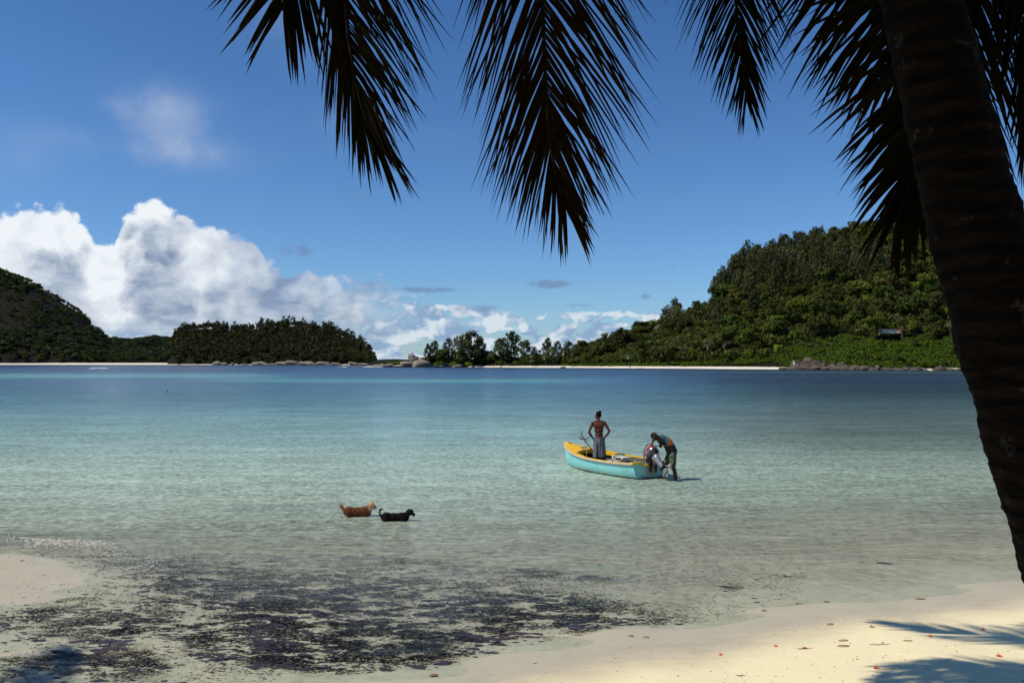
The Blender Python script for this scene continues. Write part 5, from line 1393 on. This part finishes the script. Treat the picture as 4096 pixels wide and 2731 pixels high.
leaf(3048, 2435, .08, .012, "small ochre leaf at the wet sand edge", m_leafb, False); leaf(1738, 2690, .10, .03, "crumpled brown leaf at the bottom middle of the beach", m_leafb, False); leaf(3617, 2554, .10, .008, "thin straw-coloured leaf beside the lower frond shadow", m_leafy, False, -.1)
leaf(2580, 2540, .08, .010, "thin yellow leaf on the damp sand near the waterline", m_leafb, False); leaf(2520, 2535, .07, .012, "brown leaf half way along the damp sand edge", m_leafb, False)
for px, py, L, lab in [(3210, 2584, .18, "straight brown twig under an orange flower"), (3510, 2568, .24, "thin dark twig lying level on the dry sand"), (3525, 2664, .22, "knobbly dark twig at the edge of the trunk shadow"), (2955, 2690, .1, "short crooked dark twig on the lower sand")]:
    v = on_sand(px, py); e = empty("twig", v, random.uniform(-.12, .05)); tag(e, lab, "twig", "twigs on the sand"); mb = MB()
    pp = [(-L / 2 + L * i / 6, random.uniform(-.008, .008), .006 + random.uniform(0, .006)) for i in range(7)]; mb.tube(pp, [.0035, .004, .004, .0035, .003, .0025, .0015], 6); tw = mb.build("stick", m_twig, e)
    mb = MB(); mb.tube([pp[3], (pp[3][0] + .03, .03, .014)], [.0025, .001], 5); mb.build("side_shoot", m_twig, e)
mb = MB(); rr = random.Random(9)
for i in range(1100):
    px = rr.uniform(1500, 4096); py = rr.uniform(2400, 2731); v = on_sand(px, py)
    zz_ = gz(v.x, v.y)
    if zz_ < .02 or rr.random() > .25 + zz_ * 1.2: continue
    s = rr.uniform(.002, .0075) * (1.7 if rr.random() < .08 else 1); a = rr.uniform(0, 3); V = []
    for q in range(5): V.append((v.x + s * 1.5 * math.cos(a + q * 1.257) * rr.uniform(.6, 1.2), v.y + s * math.sin(a + q * 1.257), zz_ + .001))
    V.append((v.x, v.y, zz_ + s * .9)); mb.addm(V, [(q, (q + 1) % 5, 5) for q in range(5)], 0 if rr.random() < .75 else 1)
tag(mb.build("beach_debris", [m_twig, simple("shell_bits", (.75, .72, .66), .5, .4)], None, False), "tiny bits of seed, husk and shell scattered over the sand", None, None, 'stuff')

# ------------------------------------------------------------------ the near coconut palm
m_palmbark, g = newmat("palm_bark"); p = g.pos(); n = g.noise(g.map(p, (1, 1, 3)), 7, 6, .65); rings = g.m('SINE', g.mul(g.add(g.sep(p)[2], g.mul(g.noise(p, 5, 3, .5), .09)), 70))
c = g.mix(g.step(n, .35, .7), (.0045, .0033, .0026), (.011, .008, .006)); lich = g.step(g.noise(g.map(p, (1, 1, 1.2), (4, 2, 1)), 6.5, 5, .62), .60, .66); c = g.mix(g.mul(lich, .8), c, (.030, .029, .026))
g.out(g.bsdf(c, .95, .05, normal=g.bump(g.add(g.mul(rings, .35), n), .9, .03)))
m_rach = simple("frond_rachis", (.010, .009, .004), .7, .1, var=.3, scale=9)
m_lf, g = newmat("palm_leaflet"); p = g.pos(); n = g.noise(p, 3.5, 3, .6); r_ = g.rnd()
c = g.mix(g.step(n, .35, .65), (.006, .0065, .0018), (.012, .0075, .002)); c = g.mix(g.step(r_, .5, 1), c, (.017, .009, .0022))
bs = g.bsdf(c, .7, .06); t_ = g.n('ShaderNodeBsdfTranslucent'); g.put(t_.inputs[0], g.mix(1.0, c, (2.6, 2.0, .5), 'MULTIPLY'))
mx = g.n('ShaderNodeMixShader'); mx.inputs[0].default_value = .38; g.put(mx.inputs[1], bs); g.put(mx.inputs[2], t_.outputs[0]); g.out(mx.outputs[0])


def trunk_tube(mb, ctr, rad, n=150, seg=30, seed=0):
    C_ = catmull(ctr, n); Rr = [v.x for v in catmull([Vector((r_, 0, 0)) for r_ in rad], n)]; V = []; Fs = []
    for i in range(n):
        t = (C_[min(i + 1, n - 1)] - C_[max(i - 1, 0)]).normalized(); Nn = Vector((1, 0, 0)); Nn = (Nn - t * Nn.dot(t)).normalized(); B = t.cross(Nn)
        ringb = (.03 + .02 * mnoise.noise(C_[i] * 2.1)) * ((i * .135 + .35 * math.sin(i * .05)) % 1.0) ** 1.6 
        for k in range(seg):
            a = 2 * math.pi * k / seg; e = Nn * math.cos(a) + B * math.sin(a); w_ = 1 + ringb + .10 * mnoise.noise(C_[i] * 3.2 + e * 1.3 + Vector((seed, 0, 0))) + .05 * mnoise.noise(C_[i] * 9 + e * 3) + .025 * mnoise.noise(C_[i] * 30 + e * 8)
            V.append(C_[i] + e * Rr[i] * w_)
    for i in range(n - 1):
        for k in range(seg): a = i * seg + k; b = i * seg + (k + 1) % seg; Fs.append((a, b, b + seg, a + seg))
    mb.addm(V, Fs); return C_


def leaflet_geo(mb, root, side, fwd, up, L, W, droop, twist, rg, split=False):
    """narrow folded blade, keeled along its midrib, bending down under its weight"""
    n = 6; p = Vector(root); d = (side + fwd).normalized(); V = []
    for i in range(n):
        t = i / (n - 1); w_ = W * (min(1, .45 + t * 4) * (1 - t) ** .55 + .02) ; nrm = d.cross(up).normalized(); nn = nrm.cross(d).normalized()
        wv = (nrm * math.cos(twist) + nn * math.sin(twist)) * w_; V += [p + wv - nn * w_ * .25, p + nn * w_ * .25, p - wv - nn * w_ * .25]
        d = (d + Vector((0, 0, -droop)) + Vector((rg.uniform(-1, 1), rg.uniform(-1, 1), rg.uniform(-1, 1))) * .045).normalized(); p = p + d * L / (n - 1)
    mb.addm(V, [(i * 3 + q, i * 3 + q + 1, i * 3 + q + 4, i * 3 + q + 3) for i in range(n - 1) for q in range(2)])


N_IND = [0]


def in_view(p):
    return p.y > .3 and -60 < CX + p.x / p.y * F < 4156 and HZ - (p.z - CAMZ) / p.y * F > -60


def frond(parent, ctr, sidev, leafL=.95, spacing=.038, start=.18, seed=1, ind_cap=0, ang=.75, droop=.10, rr0=.03, label=None, Wl=.021, asym=1.0):
    rg = random.Random(seed); n = 60; C_ = catmull(ctr, n)
    L = [0]
    for a, b in zip(C_, C_[1:]): L.append(L[-1] + (b - a).length)
    T = L[-1]; mb = MB(); mb.tube(C_[::2] + [C_[-1]], [rr0 * (1 - .88 * i / 30) for i in range(31)], 7); ro = mb.build("frond", m_rach, parent)
    if label: ro['label'] = label
    stuff = MB(); s = start * T; made = 0
    while s < T * .995:
        k = int(np.searchsorted(L, s)) - 1; k = max(0, min(k, n - 2)); f_ = (s - L[k]) / max(L[k + 1] - L[k], 1e-6); p_ = C_[k].lerp(C_[k + 1], f_); tg = (C_[k + 1] - C_[k]).normalized(); u = s / T
        sv = Vector(sidev); sv = (sv - tg * sv.dot(tg)).normalized(); upn = sv.cross(tg).normalized()
        ll = leafL * min(1, .35 + u * 2.2) * (1 if u < .74 else (1 - (u - .74) * 2.55))
        for sg in (-1, 1):
            if rg.random() < .035: continue
            a = ang * (1 - .42 * u) * rg.uniform(.85, 1.15) * (asym if sg < 0 else 1) * (1 if u < .86 else 1 - (u - .86) * 4.2); l_ = ll * rg.uniform(.82, 1.12) * (.55 if rg.random() < .05 else 1)
            jit = rg.uniform(-.1, .1)
            args = (p_, sv * sg * math.sin(a) + upn * (.06 + jit), tg * math.cos(a), upn * 1.0 + sv * sg * .4, l_, Wl * rg.uniform(.8, 1.2), droop * rg.uniform(.5, 1.7), rg.uniform(-.5, .5), rg)
            tipv = p_ + (args[1] + args[2]).normalized() * l_ * .5
            if made < ind_cap and N_IND[0] < 300 and in_view(tipv):
                m1 = MB(); leaflet_geo(m1, *args); m1.build("leaflet", m_lf, ro); made += 1; N_IND[0] += 1
            else: leaflet_geo(stuff, *args)
        s += spacing * rg.uniform(.85, 1.2) * (1 if u < .85 else .8)
    if stuff.v: so_ = stuff.build("leaflets", m_lf, ro); so_['kind'] = 'stuff'
    return ro


d0 = 3.5
base_ = P(4510, 3160, d0)
palm = empty("coconut_palm", (base_.x, base_.y, gz(base_.x, base_.y))); tag(palm, "near coconut palm leaning in from the right, dark trunk and fronds hanging across the sky", "palm tree")
inv = -Vector(palm.location)
def PL(px, py, d): return P(px, py, d) + inv
tc = [PL(4540, 3330, d0), PL(4445, 2750, d0), PL(4345, 2400, d0), PL(4250, 2070, d0), PL(4158, 1740, d0), PL(4060, 1440, d0), PL(3975, 1130, d0), PL(3885, 800, d0), PL(3815, 500, d0), PL(3705, 0, d0), PL(3560, -650, 3.7), PL(3330, -1500, 4.0), PL(2950, -2450, 4.3)]
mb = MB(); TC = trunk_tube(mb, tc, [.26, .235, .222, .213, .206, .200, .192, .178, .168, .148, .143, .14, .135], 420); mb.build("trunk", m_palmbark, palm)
top = TC[-1]
TOPW = top - inv
Xv = Vector((1, 0, 0))


def hang(p_list): return [top] + [PL(*q_) for q_ in p_list]


rise = lambda a, r_, h_: top + Vector((math.cos(a) * r_, math.sin(a) * r_, h_))
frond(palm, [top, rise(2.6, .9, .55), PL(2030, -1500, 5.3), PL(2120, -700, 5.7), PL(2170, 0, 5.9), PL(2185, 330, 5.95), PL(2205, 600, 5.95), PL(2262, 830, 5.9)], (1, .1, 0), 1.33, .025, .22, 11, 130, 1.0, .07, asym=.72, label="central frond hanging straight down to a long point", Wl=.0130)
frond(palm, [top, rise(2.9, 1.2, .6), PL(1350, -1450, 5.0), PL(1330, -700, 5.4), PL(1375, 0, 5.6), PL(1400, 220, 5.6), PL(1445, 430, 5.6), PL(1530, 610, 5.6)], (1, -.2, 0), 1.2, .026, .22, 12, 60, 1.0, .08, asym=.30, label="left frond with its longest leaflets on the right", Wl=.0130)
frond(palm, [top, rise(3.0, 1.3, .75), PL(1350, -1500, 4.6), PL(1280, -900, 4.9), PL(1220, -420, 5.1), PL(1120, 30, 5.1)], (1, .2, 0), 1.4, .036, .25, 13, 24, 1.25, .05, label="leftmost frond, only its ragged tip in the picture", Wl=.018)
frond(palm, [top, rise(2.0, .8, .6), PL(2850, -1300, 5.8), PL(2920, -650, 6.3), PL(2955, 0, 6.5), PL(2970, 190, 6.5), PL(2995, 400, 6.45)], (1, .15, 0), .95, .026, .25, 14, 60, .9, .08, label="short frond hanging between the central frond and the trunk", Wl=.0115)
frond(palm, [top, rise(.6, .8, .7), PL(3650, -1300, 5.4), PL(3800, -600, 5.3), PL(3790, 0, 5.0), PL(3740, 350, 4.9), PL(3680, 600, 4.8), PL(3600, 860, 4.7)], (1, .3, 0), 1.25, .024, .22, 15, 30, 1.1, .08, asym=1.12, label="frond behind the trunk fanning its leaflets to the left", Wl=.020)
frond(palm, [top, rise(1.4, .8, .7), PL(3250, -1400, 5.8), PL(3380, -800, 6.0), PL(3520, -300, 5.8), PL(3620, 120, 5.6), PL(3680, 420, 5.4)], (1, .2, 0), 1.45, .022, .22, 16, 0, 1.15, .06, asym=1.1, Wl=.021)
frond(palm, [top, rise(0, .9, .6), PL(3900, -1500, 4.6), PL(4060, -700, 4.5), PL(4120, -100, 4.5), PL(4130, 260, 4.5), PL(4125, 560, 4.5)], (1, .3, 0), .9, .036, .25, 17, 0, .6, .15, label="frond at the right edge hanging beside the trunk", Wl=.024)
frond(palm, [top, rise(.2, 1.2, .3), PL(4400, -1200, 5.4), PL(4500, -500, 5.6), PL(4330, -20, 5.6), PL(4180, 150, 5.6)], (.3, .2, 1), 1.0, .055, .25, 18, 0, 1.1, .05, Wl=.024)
# the rest of the crown, above and behind the picture
for i in range(15):
    a = i * 2.399 + .5; e = .15 + .75 * ((i * 7) % 15) / 15; fl = 3.8; cs = []
    for t in np.linspace(0, 1, 6): cs.append(top + Vector((math.cos(a) * fl * .9 * t * math.cos(e * .6), math.sin(a) * fl * .9 * t * math.cos(e * .6), fl * (math.sin(e) * t - .62 * t * t))))
    tipw = cs[-1] - inv
    if any(in_view(c_ - inv) for c_ in cs): continue
    frond(palm, cs, (-math.sin(a), math.cos(a), 0), .85, .06, .15, 30 + i, 0, .9, .08, Wl=.03)

# neighbouring palm outside the picture on the left; its fronds shade the lower left corner
def far_palm(loc, h_, label, seed, nf=16, fl=3.6):
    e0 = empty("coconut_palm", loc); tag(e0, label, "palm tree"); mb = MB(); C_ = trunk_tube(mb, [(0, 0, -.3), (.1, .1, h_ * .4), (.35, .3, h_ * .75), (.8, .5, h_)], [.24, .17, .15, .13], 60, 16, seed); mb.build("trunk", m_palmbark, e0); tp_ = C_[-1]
    for i in range(nf):
        a = i * 2.399 + seed; e = .1 + .8 * ((i * 7) % nf) / nf; cs = []
        for t in np.linspace(0, 1, 6): cs.append(tp_ + Vector((math.cos(a) * fl * .9 * t * math.cos(e * .6), math.sin(a) * fl * .9 * t * math.cos(e * .6), fl * (math.sin(e) * t - .62 * t * t))))
        frond(e0, cs, (-math.sin(a), math.cos(a), 0), .8, .07, .15, seed * 50 + i, 0, .9, .08, Wl=.03)
    return e0


far_palm((-12.9, 5.0, gz(-12.9, 5.0)), 7.6, "coconut palm standing just outside the picture on the left", 3)
# long upper fronds of the near palm, reaching out over the sand above the picture
for k, (ax, ay, az_) in enumerate(((-1.9, 8.8, 8.4), (-2.3, 6.9, 8.1), (-3.0, 6.0, 8.3), (-.3, 8.3, 8.5))):
    tw = Vector((ax, ay, az_)) + inv; mid = top.lerp(tw, .5) + Vector((0, 0, .9)); frond(palm, catmull([top, mid, tw], 6), (.8, .6, 0), 1.0, .055, .15, 70 + k, 0, .9, .03, Wl=.036)

# leafy tree added out of view; its crown keeps sun off the near trunk
tr0 = empty("shade_tree", (-4.6, -1.5, gz(-4.6, -1.5))); tag(tr0, "broad leafy tree added outside the picture on the left to shade the near trunk", "tree")
cz = 8.1 - tr0.location.z; cx0, cy0 = -1.5 + 4.6, 3.0 + 1.5
mb = MB(); mb.tube(catmull([(0, 0, -.4), (.3, .4, 2.2), (1.2, 1.6, 4.4), (cx0 - .6, cy0 - .8, cz - .6)], 16), [.34 - .016 * i for i in range(16)], 12)
rs = random.Random(4); lob = []
for i in range(16):
    u_ = Vector((rs.gauss(0, 1), rs.gauss(0, 1), rs.gauss(0, 1))).normalized(); c_ = Vector((cx0 + u_.x * 1.5, cy0 + u_.y * .8, cz + u_.z * 2.0)); lob.append((c_.x, c_.y, c_.z, .95, .7, .85)); mb.tube([(cx0 - .6, cy0 - .8, cz - .6), c_], [.09, .03], 6)
mb.build("trunk", m_bark, tr0)
for i in range(9):
    c_ = Vector((4.6 - 3.9 + i * .5, 1.5 + rs.uniform(5.35, 6.3), 8.5 - tr0.location.z + rs.uniform(-.1, .5))); lob.append((c_.x, c_.y, c_.z, .75, .6, .5)); mb2 = MB(); mb2.tube([(cx0 - .6, cy0 - .8, cz - .6), c_], [.07, .02], 6); mb2.build("limb", m_bark, tr0)
V, Qf = cards(np.random.default_rng(8), lob, 13000, .10, .1, .5); link("crown", mesh_np("crown", V, Qf, m_broad), tr0)

print("objects:", len(bpy.data.objects), "top", TOPW)

for i, (x_, y_, k) in enumerate(((-9, -7, 1.2), (-4.5, -9, 1.3), (0, -7.5, 1.15), (4.5, -8.5, 1.3), (9, -6.5, 1.2), (-14, -4, 1.2), (14, -3.5, 1.2), (6.8, -3.2, .85))):  # trees added out of view behind the camera to cut sky light on the trunk
    plant('broad', Vector((x_, y_, gz(x_, max(y_, -13)))), k, "sky_block_tree", "dense broadleaf tree added unseen behind the camera to block sky light", "tree", "unseen trees added behind the camera")
